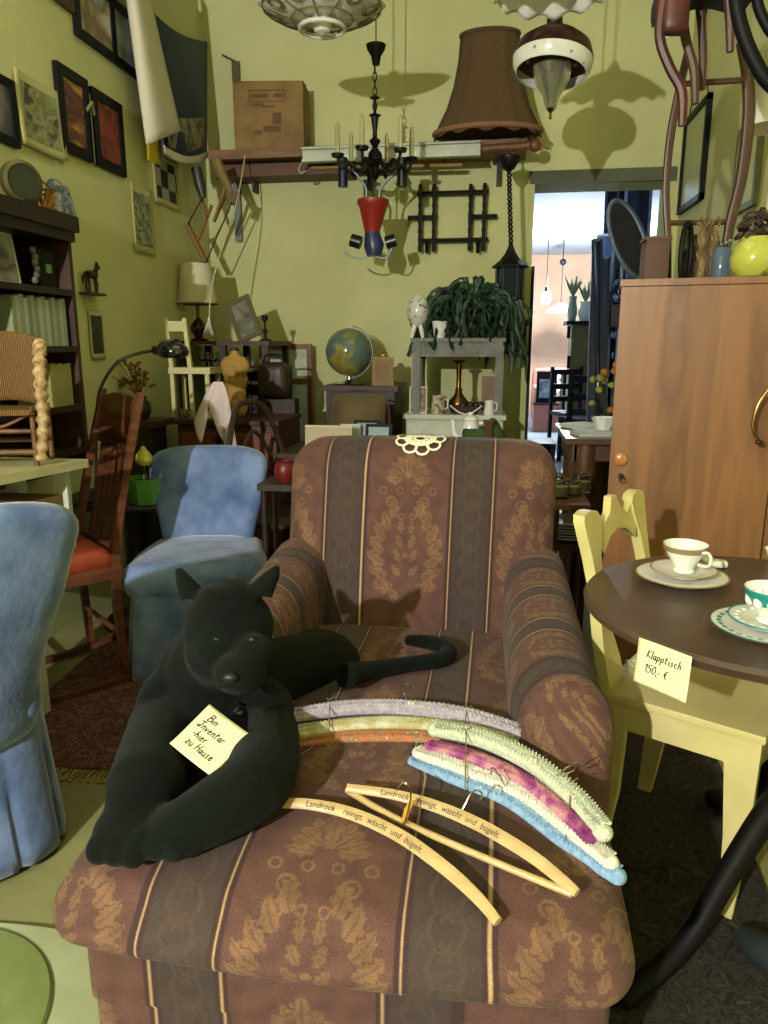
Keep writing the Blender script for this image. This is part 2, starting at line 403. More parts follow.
FAB = vcol_mat('damask_weave', .85, 420, .28, .35, sheen=.05)
def upholster(name, c, d, r, n, warp, uv, parent):
    P, F = rboxn(c, d, r, n); u, v = uv(P); col = fabric(u, v); Q = warp(P.copy())
    m = M(); m.v = [Vector(p) for p in Q]; m.f = [tuple(int(i) for i in f) for f in F]
    return obj(name, m, FAB, parent, wld=True, vcol=col)
def S(t): t = np.clip(t, 0, 1); return t*t*(3-2*t)
AX = -.205
arm_chair = thing('armchair', 'large damask upholstered armchair with brown and maroon stripes in the foreground', 'armchair', (AX, 1.4, 0))
def wseat(P):
    x, y, z = P[:, 0]-AX, P[:, 1].copy(), P[:, 2].copy()
    k = np.clip((z-.355)/.12, 0, 1)
    xs = x/.405; half = .405-.10*S((y-1.12)/.08)
    zz = np.array([seatz(a+AX, b) for a, b in zip(x, y)])
    z = z+k*(zz-.485)
    z = z+.012*np.sin(np.clip(y-.75, 0, .1)*20)*0
    y = y+.035*(np.abs(xs)**3)*np.clip((1.0-y)/.25, 0, 1)-.012*np.sin(PI*k)*np.clip((.85-y)/.1, 0, 1)
    x = xs*half*(1+.015*np.sin(k*PI))
    x = x - .0*k
    return np.stack([x+AX, y, z], 1)
upholster('seat_cushion', (AX, 1.335, .424), (.81, 1.10, .122), .058, (300, 400, 44), wseat, lambda P: (P[:, 0]-.012, P[:, 1]+P[:, 2]+.30), arm_chair)
def wbase(P):
    x, y, z = P[:, 0], P[:, 1], P[:, 2]
    return np.stack([AX+(x-AX)*(1-.02*(z < .2)), y+.01*np.cos((x-AX)*6), z], 1)
upholster('front_rail', (AX-.004, 1.44, .2), (.80, 1.10, .325), .035, (200, 60, 80), wbase, lambda P: (P[:, 0]+.03, P[:, 1]+P[:, 2]+.2), arm_chair)
def wback(P):
    x, y, z = P[:, 0]-AX, P[:, 1].copy(), P[:, 2].copy()
    k = (z-.36)/.56
    y = y+(z-.45)*.36-.02*np.sin(PI*np.clip(k, 0, 1))*(1-(x/.38)**2)
    x = x*(1-.05*(1-np.clip(k, 0, 1)))
    z = z-.012*np.clip(k, 0, 1)*(x/.37)**4
    return np.stack([x+AX, y, z], 1)
upholster('backrest', (AX, 1.99, .645), (.77, .22, .58), .085, (280, 60, 220), wback, lambda P: (P[:, 0]-.0, P[:, 2]+P[:, 1]-.095), arm_chair)
for s in (-1, 1):
    def warm(P, s=s):
        x, y, z = P[:, 0].copy(), P[:, 1].copy(), P[:, 2].copy()
        t = np.clip((y-1.17)/.80, 0, 1)
        top = np.clip((z-.3)/.3, 0, 1)
        z = z+top*(-.015+.06*t**1.3)
        x = x+s*.02*top*(1-t)+s*.012*np.sin(z*9)+s*.022*np.clip(1-t*5, 0, 1)
        y = y+.09*np.clip((z-.45)/.2, 0, 1)**2*(1-t)
        return np.stack([x, y, z], 1)
    upholster('armrest', (AX+s*.335, 1.61, .33), (.165, .88, .58), .078, (60, 300, 190), warm,
              (lambda P, s=s: (P[:, 1]*1.9+P[:, 2]*1.0*(P[:, 2] < .5)+.5*(P[:, 2] >= .5)+.22, (P[:, 0]*s+P[:, 2])*1.9+.1)), arm_chair)
for sx in (-1, 1):
    for y in (.95, 1.9):
        obj('foot', M().lathe([(.02, 0), (.03, .03), (.028, .055)], (AX+sx*.33, y, 0), 12), DARKWOOD, arm_chair, wld=True)

# doily on the backrest
c = at(421, 446, Y=2.12)
m = M()
for k in range(9):
    q = 2*PI*k/9; cx, cy = .052*math.cos(q), .042*math.sin(q)
    m.tube([(cx+.019*math.cos(a), cy+.017*math.sin(a), 0) for a in [2*PI*i/12 for i in range(12)]], .0035, 5, closed=True)
    m.tube([(cx*.5+.009*math.cos(a), cy*.5+.009*math.sin(a), 0) for a in [2*PI*i/10 for i in range(10)]], .0035, 5, closed=True)
for rr in (.014, .026, .036): m.tube([(rr*1.2*math.cos(a), rr*.8*math.sin(a), 0) for a in [2*PI*i/20 for i in range(20)]], .004, 5, closed=True)
def drape(p):
    y = p.y-.03
    if y > 0: return Vector((p.x, y, .004))
    a = -y/.09; return Vector((p.x, -.1*math.sin(a), .004-.1*(1-math.cos(a))))
m.v = [drape(p) for p in m.v]
tag(obj('lace_doily', m, mat('lace', (232, 228, 205), .9), None, (c.x, 2.135, .941)), 'white crocheted lace doily lying on top of the armchair backrest', 'doily')

# ------------------------------------------------------------------ black plush panther
FUR = mat('black_plush', (7, 11, 10), .95, col2=(13, 20, 17), scale=9, sheen=.04, spec=.15, bump=.5, bscale=420, detail=5)
pan = thing('plush_panther', 'large black plush panther lying on the left side of the armchair seat', 'plush toy', (-.45, 1.25, .485))
m = M()
H = at(229, 628, Y=1.2)
m.ell(H, (.082, .085, .078)); m.ell(H+Vector((.004, -.03, -.03)), (.074, .07, .066))
MZ = at(240, 672, Y=1.10); m.ell(MZ, (.045, .05, .036)); m.ell(MZ+Vector((0, .02, -.018)), (.036, .045, .028))
m.ell(at(213, 648, Y=1.13), (.034, .035, .028)); m.ell(at(255, 650, Y=1.13), (.034, .035, .028))
m.ell(H+Vector((0, .0, .045)), (.06, .06, .045))
m.ell(at(182, 700, Y=1.25), (.075, .09, .075)); m.ell(at(168, 705, Y=1.22), (.055, .08, .075)); m.ell(at(205, 712, Y=1.20), (.085, .08, .08))
for (bx, by, tx, ty) in ((192, 596, 177, 567), (261, 592, 279, 565)):
    b0 = at(bx, by, Y=1.21); tp = at(tx, ty, Y=1.215); m.tube([b0, b0*.5+tp*.5, tp], [.024, .017, .007], 10)
NK = at(200, 672, Y=1.27); m.ell(NK, (.08, .09, .09)); m.tube([H, at(205, 690, Y=1.26)], [.075, .095], 16)
CH = at(212, 726, Y=1.24); m.ell(CH, (.105, .11, .10))
m.ell(at(180, 735, Y=1.22), (.07, .09, .09)); m.ell(at(262, 725, Y=1.22), (.062, .09, .09))
m.tube([at(210, 700, Y=1.28), at(270, 680, Y=1.42), at(318, 672, Y=1.56)], [.10, .088, .095], 16)
m.ell(at(318, 668, Y=1.58), (.105, .11, .09)); m.ell(at(335, 690, Y=1.54), (.06, .09, .055))
# forelegs
a, b, cc = at(170, 725, Y=1.2), on_seat(144, 788, .055), on_seat(133, 826, .034)
m.tube([a, b, cc], [.075, .058, .044], 16); m.ell(cc+Vector((-.004, -.008, 0)), (.05, .055, .036))
for k in (-1, 0, 1): m.ell(cc+Vector((k*.026, -.048, -.004)), (.019, .024, .024))
a, b, cc, dd = at(262, 735, Y=1.2), on_seat(260, 778, .05), on_seat(222, 806, .048), on_seat(186, 826, .038)
m.tube([a, b, cc, dd], [.07, .058, .05, .042], 16, smooth=3); m.ell(dd+Vector((-.004, -.006, 0)), (.05, .048, .038))
for k in (-1, 0, 1): m.ell(dd+Vector((-.025+k*.026, -.04, -.004)), (.018, .022, .023))
tp = [on_seat(345, 676, .05), on_seat(372, 670, .03), on_seat(410, 664, .022), on_seat(438, 660, .022), on_seat(449, 653, .024), on_seat(436, 644, .03), on_seat(418, 641, .03), on_seat(404, 640, .032)]
m.tube(tp, [.03, .021, .019, .019, .021, .019, .017, .012], 12, smooth=4)
body = blob(m, .0065, 5)
obj('body', body, FUR, pan, wld=True)
NOSE = mat('nose_black', (5, 5, 6), .5)
m = M().ell(MZ+Vector((0, -.048, .012)), (.014, .008, .009)); obj('nose', m, NOSE, pan, wld=True)
EYE = mat('dark_eye', (6, 7, 6), .5)
for ex in (216, 252): obj('eye', M().ell(at(ex, 640, Y=1.118), (.007, .005, .006)), EYE, pan, wld=True)
m = M().tube([MZ+Vector((-.03, -.036, -.012)), MZ+Vector((0, -.052, -.004)), MZ+Vector((.03, -.036, -.012))], .0018, 5, smooth=3)
obj('mouth', m, NOSE, pan, wld=True)

# handwriting: simple strokes per letter on a unit grid
GL = {'B': [[(.1, 0), (.15, 1)], [(.1, .97), (.5, .95), (.5, .62), (.15, .52), (.55, .45), (.5, .08), (.05, 0)]], 'i': [[(.1, .5), (.08, .08), (.2, .02)], [(.12, .74), (.14, .78)]],
 'n': [[(.05, .5), (.05, 0)], [(.05, .35), (.25, .52), (.35, .4), (.36, .05), (.45, .02)]], 'J': [[(0, .9), (.6, .98)], [(.35, .95), (.36, .2), (.2, -.02), (0, .08), (.05, .2), (.4, .25)]],
 'v': [[(.02, .5), (.16, .02), (.34, .52)]], 'e': [[(.05, .28), (.3, .34), (.26, .5), (.08, .45), (.06, .1), (.2, 0), (.38, .12)]], 't': [[(.18, .85), (.15, .08), (.3, .02)], [(0, .55), (.36, .6)]],
 'a': [[(.32, .48), (.1, .46), (.04, .15), (.18, 0), (.32, .3), (.33, .5), (.34, .05), (.45, .05)]], 'r': [[(.05, .5), (.05, 0)], [(.06, .35), (.2, .5), (.32, .46)]], '-': [[(.02, .3), (.3, .32)]],
 'h': [[(.08, 1), (.05, 0)], [(.05, .3), (.22, .5), (.34, .35), (.34, .02)]], 'z': [[(.02, .48), (.34, .5), (.04, .02), (.38, .04)]], 'u': [[(.03, .5), (.05, .08), (.2, 0), (.33, .15), (.34, .5), (.35, .04), (.44, .02)]],
 'H': [[(.05, 1), (.03, 0)], [(.5, 1), (.46, 0)], [(.03, .5), (.5, .52)]], 's': [[(.3, .5), (.1, .42), (.28, .18), (.2, 0), (.02, .06)]], 'K': [[(.06, 1), (.02, 0)], [(.5, .95), (.06, .5), (.5, .02)]],
 'l': [[(.1, 1), (.08, .08), (.2, .02)]], 'p': [[(.06, .5), (.02, -.4)], [(.06, .4), (.25, .52), (.36, .3), (.24, .04), (.06, .08)]], 'c': [[(.32, .44), (.12, .48), (.05, .2), (.18, 0), (.36, .08)]],
 '1': [[(0, .62), (.25, 1), (.22, 0)]], '5': [[(.5, .98), (.14, .96), (.1, .55), (.36, .58), (.42, .2), (.2, 0), (0, .08)]], '0': [[(.25, 1), (.05, .7), (.06, .2), (.25, 0), (.45, .25), (.44, .75), (.25, 1)]],
 ',': [[(.1, .08), (.04, -.15)]], '€': [[(.5, .85), (.25, .9), (.12, .5), (.25, .05), (.5, .12)], [(0, .58), (.36, .6)], [(0, .4), (.34, .42)]], ' ': []}
def writing(lines, size, slant=.2, pen=.0011, lead=1.5, adv=.52):
    """ink strokes in the x-z plane, first line at the top, facing -y"""
    m = M()
    for li, (txt, x0) in enumerate(lines):
        x = x0; zb = -li*lead*size
        for ch in txt:
            for st in GL.get(ch, []):
                m.tube([((px+slant*pz)*size+x, -pen*.4, pz*size+zb) for px, pz in st], pen, 4, smooth=3)
            x += size*({' ': .4, 'i': .3, 'l': .28, ',': .22, '-': .42, 'B': .68, 'H': .66, 'J': .62, 'K': .6, '€': .6, '1': .42, '0': .6, '5': .6}.get(ch, adv))
    return m
def quad_frame(pa, pb, pc, pd):
    """orientation with local x along the top edge and z up the sheet; centre and size from four corners (tl, tr, br, bl)"""
    c = (pa+pb+pc+pd)/4; ex = ((pb-pa)+(pc-pd)); wd = ex.length/2; ex.normalize()
    ez = ((pa-pd)+(pb-pc)); ht = ez.length/2; ez = (ez-ex*ez.dot(ex)).normalized(); ey = ez.cross(ex)
    R = Matrix((ex, ey, ez)).transposed(); return c, R.to_euler(), wd, ht
def note(pa, pb, pc, pd, lines, size, x0, z0, label, curl, pen, group=None, lead=1.5):
    c, e, wd, ht = quad_frame(pa, pb, pc, pd)
    def cv(x, z): return -curl*((x/wd*2)**2)-curl*.8*max(0, -z/ht*2)**2
    t = thing('paper_note', label, 'note', c, rot=e)
    m = M().grid(lambda u, v: Vector(((u-.5)*wd, cv((u-.5)*wd, (v-.5)*ht), (v-.5)*ht)), 12, 12)
    obj('sheet', m, mat('note_paper', (226, 228, 180), .7), t, sol=.0006)
    m = writing(lines, size, pen=pen, lead=lead); m.v = [Vector((p.x+x0, p.y+cv(p.x+x0, p.z+z0)-.0006, p.z+z0)) for p in m.v]
    obj('handwriting', m, INK, t)
    return t
note(at(208, 703, Y=1.085), at(252, 737, Y=1.055), at(210, 776, Y=.985), at(172, 747, Y=1.015),
     [('Bin', .006), ('Jnventar', 0), ('-hier', .004), ('zu Hause', .006)], .0136, -.036, .021, 'square paper note reading Bin Inventar on the chest of the black plush panther', .003, .0009, lead=1.2)
m = M().box((0, 0, 0), (.014, .004, .02), (.2, .5, .3)).tube([(-.006, -.003, -.009), (.004, -.004, 0), (.008, -.003, .01)], .0015, 5)
tag(obj('binder_clip', m, mat('clip_steel', (60, 72, 80), .2, metal=1), None, at(240, 708, Y=1.07)), 'small shiny metal clip above the note on the panther', 'clip')

# ------------------------------------------------------------------ coat hangers on the seat
def hook(c, d, up, size=.045):
    """wire question-mark hook from c, along direction d in the seat plane"""
    s = Vector((-d.y, d.x, 0)); p = [c, c+d*size*.6+up*.3]
    for k in range(8):
        a = -PI/2+k*PI*1.15/7
        p.append(c+d*size*(.95+.35*math.sin(a))+s*size*.38*math.cos(a)+up*.4)
    return p
def crochet_hanger(px, colour_mat, label, h, r, hookpx=None, rings=True, second=None, group='crocheted coat hangers'):
    pts = [on_seat(x, y, h) for x, y in px]; c = pts[len(pts)//2]
    t = thing('crocheted_hanger', label, 'coat hanger', c, group=group)
    m = M(); m.tube(pts, [r*.8]+[r]*(len(pts)-2)+[r*.8], 10, smooth=14, up=(0, 0, 1), flat=(.85, 1.1))
    for e, q in ((pts[0], 0), (pts[-1], 1)): m.ell(e, (r*.9, r*.9, r*.75), n=12)
    # stitches around the sleeve
    for i in range(len(m.v)):
        pass
    obj('sleeve', m, colour_mat, t, wld=True)
    m = M(); N_ = 60
    cur = M().tube(pts, r, 3, smooth=14); n3 = len(cur.v)//3
    cen = [(cur.v[3*i]+cur.v[3*i+1]+cur.v[3*i+2])/3 for i in range(n3)]
    if rings:
        for row in (-.55, .1, .6):
            q = []
            for i, p in enumerate(cen):
                d = (cen[min(i+1, n3-1)]-cen[max(i-1, 0)]).normalized(); s_ = Vector((-d.y, d.x, 0))
                for k in (0, 1):
                    w_ = row*r*1.0+(.18*r if k else -.18*r)
                    q.append(p+s_*w_+Vector((0, 0, r*.85*math.sqrt(max(.05, 1-row*row)))))
            m.tube(q, r*.13, 4)
        obj('stitching', m, second or colour_mat, t, wld=True)
    if hookpx:
        hc = on_seat(*hookpx[0], h+.012)
        q = [hc]+[on_seat(x, y, h+dz) for (x, y, dz) in hookpx[1:]]
        obj('hook', M().tube(q, .0013, 6, smooth=5), CHROME, t, wld=True)
    return t
def yarn(name, a, b, s=90): return mat(name, a, .95, col2=b, scale=s, bump=.5, bscale=260, lo=.4, hi=.6)
crochet_hanger([(294, 744), (330, 739), (375, 737), (420, 738), (462, 742)], ramp_mat('orange_yarn', [(160, 84, 50), (196, 120, 74), (130, 104, 80), (200, 186, 150)], 150, rough=.95, bump=.5, detail=3), 'orange and brown crocheted hanger, lowest of the left bundle', .0, .016)
crochet_hanger([(298, 733), (350, 726), (400, 724), (460, 730), (512, 744)], yarn('cream_yarn', (204, 204, 176), (180, 174, 124), 40), 'cream and olive crocheted hanger between the lilac and the orange one', .014, .015)
crochet_hanger([(294, 717), (345, 709), (400, 708), (465, 716), (526, 735)], yarn('lilac_yarn', (178, 170, 186), (156, 148, 164)), 'lilac grey crocheted hanger, topmost of the left bundle', .026, .0165,
               [(407, 702), (405, 695, .03), (401, 690, .035), (403, 685, .04), (409, 684, .04), (411, 690, .04)], second=yarn('lilac_stitch', (200, 194, 206), (180, 172, 188)))
crochet_hanger([(415, 762), (455, 779), (512, 803), (565, 842), (617, 876)], yarn('blue_yarn', (124, 160, 200), (150, 184, 216)), 'light blue crocheted hanger, lowest of the right bundle', .0, .0155)
crochet_hanger([(419, 753), (460, 768), (518, 792), (570, 830), (610, 862)], yarn('white_yarn', (222, 220, 210), (206, 202, 194)), 'white crocheted hanger lying just above the light blue one', .014, .0145,
               [(505, 786), (501, 778, .03), (496, 770, .035), (492, 768, .038), (491, 774, .036)])
crochet_hanger([(430, 747), (470, 757), (518, 778), (556, 806), (590, 838)], ramp_mat('purple_yarn', [(120, 44, 104), (150, 70, 128), (196, 140, 150), (110, 40, 96)], 22, rough=.95, bump=.5), 'purple and pink crocheted hanger in the middle of the right bundle', .026, .0135)
crochet_hanger([(436, 730), (482, 739), (530, 762), (574, 798), (602, 832)], yarn('mint_yarn', (190, 200, 176), (206, 210, 190)), 'pale mint crocheted hanger, topmost of the right bundle', .036, .018,
               [(556, 776), (566, 768, .045), (578, 762, .05), (574, 770, .048), (562, 775, .045)], second=yarn('mint_stitch', (208, 214, 196), (186, 194, 172)))
for (nm, a, b, hgt) in (('left', (330, 703), (329, 745), .03), ('', (467, 712), (463, 744), .03), ('', (466, 734), (465, 786), .042), ('', (572, 786), (566, 838), .042)):
    pa, pb = on_seat(*a, hgt), on_seat(*b, .012); mid = (pa+pb)/2+Vector((0, 0, .016))
    q = [pa+Vector((0, 0, -.01)), pa+Vector((0, 0, .006)), mid, pb, pb+Vector((0, 0, -.008))]
    lab = {330: 'thread tied round the left end of the left hanger bundle', 467: 'thread tied round the right end of the left hanger bundle', 466: 'thread tied round the upper end of the right hanger bundle', 572: 'thread tied round the lower end of the right hanger bundle'}[a[0]]
    mm = M().tube(q, .0012, 5, smooth=5).tube([pa+Vector((-.008, 0, .01)), pa+Vector((0, 0, .008)), pa+Vector((.009, .004, .012))], .001, 4)
    tag(obj('binding_thread', mm, mat('olive_thread', (110, 104, 70), .8), wld=True), lab, 'thread', 'threads binding the hangers')
for (x, y, lab) in ((411, 704, 'lilac'), (533, 761, 'mint')):
    c = on_seat(x, y, .052 if lab == 'mint' else .04); t = thing('price_tag', 'tiny white price sticker on the %s crocheted hanger' % lab, 'price tag', c, rot=(math.radians(-35), 0, -.25))
    obj('sticker', M().box((0, 0, 0), (.012, .0008, .008)), PAPER, t)
    mm = writing([('5', 0), ], .005, pen=.0004); mm.v = [p+Vector((-.002, -.0008, -.002)) for p in mm.v]; obj('numeral', mm, INK, t)
HWOOD = mat('hanger_wood', (196, 170, 122), .4, col2=(180, 152, 104), scale=4, stretch=(2, 14, 14), coat=.3)
def centreline(pts, n=14):
    cur = M().tube(pts, .01, 3, smooth=n); k = len(cur.v)//3
    return [(cur.v[3*i]+cur.v[3*i+1]+cur.v[3*i+2])/3 for i in range(k)]
def flatbar(cen, wds, th):
    m = M(); vs = []; n = len(cen)
    for i, p in enumerate(cen):
        d = (cen[min(i+1, n-1)]-cen[max(i-1, 0)]).normalized(); s_ = Vector((0, 0, 1)).cross(d).normalized(); up = d.cross(s_)
        wd = wds(i/(n-1)); tilt = .8
        a = s_*math.cos(tilt)*wd/2+up*math.sin(tilt)*wd/2; b = (up*math.cos(tilt)-s_*math.sin(tilt))*th/2
        for k in range(8):
            q = 2*PI*(k+.5)/8; cx = max(-1, min(1, math.cos(q)*1.08)); sy = max(-1, min(1, math.sin(q)*1.3)); vs.append(p+a*cx+b*sy)
    fs = [(i*8+j, i*8+(j+1) % 8, (i+1)*8+(j+1) % 8, (i+1)*8+j) for i in range(n-1) for j in range(8)]
    fs += [tuple(reversed(range(8))), tuple((n-1)*8+j for j in range(8))]
    m.add(vs, fs); return m
def bent_text(body, size, cen, start, wd=.02, th=.010, squash=1.0):
    """printed letters following the bar's centre line, lying on its tilted face"""
    vs, fs = text_geo(body, size); L = [0]
    for i in range(1, len(cen)): L.append(L[-1]+(cen[i]-cen[i-1]).length)
    out = []
    for v in vs:
        s = start+v.x*squash; i = 1
        while i < len(L)-1 and L[i] < s: i += 1
        f = (s-L[i-1])/(L[i]-L[i-1]); p = cen[i-1].lerp(cen[i], f); d = (cen[i]-cen[i-1]).normalized()
        s_ = Vector((0, 0, 1)).cross(d).normalized(); up = d.cross(s_); tilt = .8
        a = s_*math.cos(tilt)+up*math.sin(tilt); b = up*math.cos(tilt)-s_*math.sin(tilt)
        p = p+d*(v.y*.22); out.append(p+a*(v.y-size*.32)+b*(th/2+.0012))
    return M().add(out, fs)
PRINT = mat('print_ink', (50, 44, 40), .6)
c1 = centreline([on_seat(x, y, .018) for x, y in ((258, 804), (305, 804), (352, 814), (400, 836), (445, 868), (478, 898), (498, 922))])
t = thing('wooden_hanger', 'curved wooden coat hanger without a bar, front-most on the seat', 'coat hanger', c1[len(c1)//2])
obj('shoulder_bar', flatbar(c1, lambda u: .013+.006*math.sin(PI*u), .010), HWOOD, t, wld=True)
obj('lettering', bent_text('Landrock    reinigt,  wäscht  und  bügelt.', .0130, c1, .075, squash=1.0), PRINT, t, wld=True)
hp = [(404, 823, .02), (407, 810, .03), (413, 800, .04)]
obj('peg', M().tube([on_seat(*p) for p in hp], [.0042, .005, .0035], 8), mat('peg_wood', (196, 140, 60), .4), t, wld=True)
hp = [(404, 826, .025), (408, 812, .04), (411, 795, .052), (408, 785, .056), (402, 783, .058), (397, 790, .056)]
obj('hook', M().tube([on_seat(*p) for p in hp], .0014, 6, smooth=5), CHROME, t, wld=True)
c2 = centreline([on_seat(x, y, .026) for x, y in ((347, 788), (395, 795), (440, 808), (485, 828), (530, 855), (562, 880), (577, 893))])
t = thing('wooden_hanger', 'wooden coat hanger with a straight trouser bar, behind the front-most one', 'coat hanger', c2[len(c2)//2])
obj('shoulder_bar', flatbar(c2, lambda u: .0125+.006*math.sin(PI*u), .010), HWOOD, t, wld=True)
obj('lettering', bent_text('Landrock    reinigt,  wäscht  und  bügelt.', .0130, c2, .055, squash=.97), PRINT, t, wld=True)
obj('trouser_bar', M().tube([on_seat(347, 790, .018), on_seat(395, 818, .014), on_seat(480, 856, .014), on_seat(572, 894, .018)], .0052, 10, smooth=3), HWOOD, t, wld=True)
hp = [(461, 812, .028), (466, 803, .04), (470, 795, .05), (476, 790, .055), (482, 793, .055), (480, 800, .052)]
obj('hook', M().tube([on_seat(*p) for p in hp], .0014, 6, smooth=5), CHROME, t, wld=True)

# ------------------------------------------------------------------ blue velvet chairs
VELV = mat('blue_velvet', (74, 96, 142), .85, col2=(120, 142, 186), scale=9, detail=8, sheen=.5, bump=.25, bscale=60, lo=.35, hi=.68)
def velvet_chair(label, loc, rz, sk_=1, flare=0):
    t = thing('velvet_chair', label, 'chair', loc, rz, 'blue velvet cocktail chairs')
    m = M()
    def wb(p):
        k = (p.z-.28)/.52; kk = max(0, min(1, k)); wf = .76+(.30+flare)*kk**1.1-.10*math.sin(PI*min(1, kk*1.6))*.6
        x = p.x*wf; u = p.x/.23; y = p.y+.11*kk-.075*u*u*(1-.3*kk); z = p.z-.045*max(0, k)**2*abs(u)**4
        return (x, y, z)
    m.rbox((0, .2, .54), (.46, .085, .52), .041, (24, 6, 24), wb); obj('backrest', m, VELV, t)
    m = M()
    def ws(p):
        u = p.x/.25; f = (p.y+.02)/.25
        return (p.x*(1-.12*max(0, f)), p.y+.05*u*u*(f < 0)*min(1, -f*1.5), p.z+.02*(1-u*u)*(p.z > .38)*(1-f*f*.5))
    m.rbox((0, -.02, .375), (.50, .48, .13), .055, (22, 22, 8), ws); m.v = [Vector((p.x*sk_, p.y*sk_+.06*(1-sk_)*3, p.z)) for p in m.v]; obj('seat', m, VELV, t)
    m = M(); n = 160
    def sk(u, v):
        q = 2*PI*u; cx, sy = math.cos(q), math.sin(q); p = 3.2
        rr = 1/((abs(cx)**p+abs(sy)**p)**(1/p)); z = .37*(1-v)+.015*v
        pl = sum(math.exp(-((((u*14) % 1)-.5)/.07)**2) for _ in (0,))
        r_ = (.235+.035*v)*(1-.07*pl*v)*rr; return Vector((r_*cx*1.0, -.02+r_*sy*.95+.05*cx*cx*(sy < 0)*0, z))
    m.grid(sk, n, 10); m.v = [Vector((p.x*sk_, p.y*sk_+.06*(1-sk_)*3, p.z)) for p in m.v]; obj('skirt', m, VELV, t, sol=.006)
    m = M()
    for sx in (-1, 1): m.cyl((sx*.17, -.17, 0), (sx*.17, -.17, .1), .014, .02)
    for sx in (-1, 1): obj('leg', M().cyl((sx*.17, -.15, 0), (sx*.17, -.15, .32), .014, .02), DARKWOOD, t); obj('leg', M().cyl((sx*.15, .13, 0), (sx*.15, .13, .32), .014, .02), DARKWOOD, t)
    return t
v0 = velvet_chair('blue velvet cocktail chair with pleated skirt behind the panther', (-1.09, 2.58, 0), .2)
v1 = velvet_chair('blue velvet chair cut off by the left edge in the foreground', (-1.30, 1.44, 0), PI+.8, .8, .12); v1.scale = (1.12,)*3

# ------------------------------------------------------------------ round folding table and yellow chair
TC = Vector((.524, 1.428, 0)); TZ = .72
tab = thing('round_table', 'round dark wooden folding table with cups on it at the right', 'table', TC)
TOPM = mat('worn_dark_top', (58, 42, 34), .42, col2=(84, 66, 52), scale=5, detail=8, lo=.3, hi=.75, coat=.15)
m = M().lathe([(0, -.028), (.320, -.028), (.335, -.02), (.338, -.008), (.332, 0), (0, 0)], (0, 0, TZ), 80); obj('tabletop', m, TOPM, tab)
m = M().lathe([(.04, .62), (.034, .5), (.05, .42), (.038, .3), (.055, .22), (.05, .18), (.0, .17)], (.12, 0, .07), 20); obj('pedestal', m, BLACKWOOD, tab)
obj('underframe', M().box((0, 0, .67), (.42, .06, .045)).box((0, 0, .67), (.06, .42, .045)), BLACKWOOD, tab)
for q in (math.radians(213), math.radians(-20), math.radians(95)):
    d = Vector((math.cos(q), math.sin(q), 0))
    m = M().tube([Vector((0, 0, .34))+d*.03, Vector((0, 0, .33))+d*.10, Vector((0, 0, .22))+d*.20, Vector((0, 0, .09))+d*.30, Vector((0, 0, .035))+d*.42, Vector((0, 0, .02))+d*.45], [.026, .026, .023, .021, .022, .017], 10, smooth=4)
    m.v = [p+Vector((.12, 0, 0)) for p in m.v]; obj('leg', m, mat('polished_black_wood', (10, 7, 7), .6, spec=.2), tab)
def cup_set(pc, zt, trim, band, label_cup, label_plate, label_saucer, green=False):
    c = at(*pc, Z=zt)
    c.z = zt
    tp = thing('side_plate', label_plate, 'plate', c)
    m = M().lathe([(.0, .004), (.055, .003), (.06, .008), (.088, .015), (.090, .017), (.087, .018), (.058, .012), (0, .009)], n=56); obj('dish', m, PORC, tp)
    m = M().lathe([(.0875, .0179), (.0905, .0182), (.0915, .0165), (.089, .0155)], n=56); obj('rim_line', m, trim, tp)
    if green:
        m = M()
        for k in range(28): q = 2*PI*k/28; m.ell((.077*math.cos(q), .077*math.sin(q), .0155), (.007, .007, .0012), n=8)
        obj('border', m, band, tp)
    ts = thing('saucer', label_saucer, 'saucer', c+Vector((.004, .004, .0125)))
    m = M().lathe([(.0, .003), (.036, .002), (.04, .005), (.063, .014), (.065, .016), (.062, .017), (.038, .009), (0, .007)], n=48); obj('dish', m, PORC, ts)
    m = M().lathe([(.053, .0138), (.0655, .0178), (.0665, .016), (.064, .014)], n=48); obj('rim_band', m, band, ts)
    if green:
        m = M()
        for k in range(18): q = 2*PI*k/18; m.ell((.053*math.cos(q), .053*math.sin(q), .0135), (.007, .007, .0022), n=8)
        obj('scallops', m, PORC, ts)
    tc = thing('teacup', label_cup, 'cup', c+Vector((.004, .004, .0215)))
    pr = [(.0, .001), (.020, 0), (.022, .004), (.019, .008), (.024, .02), (.036, .038), (.042, .052), (.044, .060), (.0425, .060), (.040, .052), (.034, .038), (.02, .018), (0, .012)]
    obj('bowl', M().lathe(pr, n=44), PORC, tc)
    if green: obj('band', M().lathe([(.0335, .033), (.0415, .047), (.0445, .0575), (.0443, .0590), (.0432, .0585)], n=44), band, tc)
    else: obj('band', M().lathe([(.0412, .046), (.0432, .052), (.0443, .0575), (.0435, .0575)], n=44), band, tc)
    if green:
        m = M()
        for k in range(10):
            q = 2*PI*k/10; m.ell((.0345*math.cos(q), .0345*math.sin(q), .040), (.0085, .0085, .012), n=12)
        obj('petals', m, PORC, tc)
    hq = -.95; d = Vector((math.cos(hq), math.sin(hq), 0))
    m = M().tube([d*.041+Vector((0, 0, .05)), d*.056+Vector((0, 0, .053)), d*.064+Vector((0, 0, .04)), d*.056+Vector((0, 0, .026)), d*.034+Vector((0, 0, .024))], [.0035, .003, .0032, .003, .003], 8, smooth=4)
    obj('handle', m, PORC, tc)
GREYGOLD = mat('grey_gold_band', (150, 130, 96), .35, metal=.2)
cup_set((681, 582), TZ, GREYGOLD, GREYGOLD, 'white teacup with a gold band under its rim', 'white side plate with gold rim under the gold banded cup', 'white saucer with gold band under the gold banded cup')
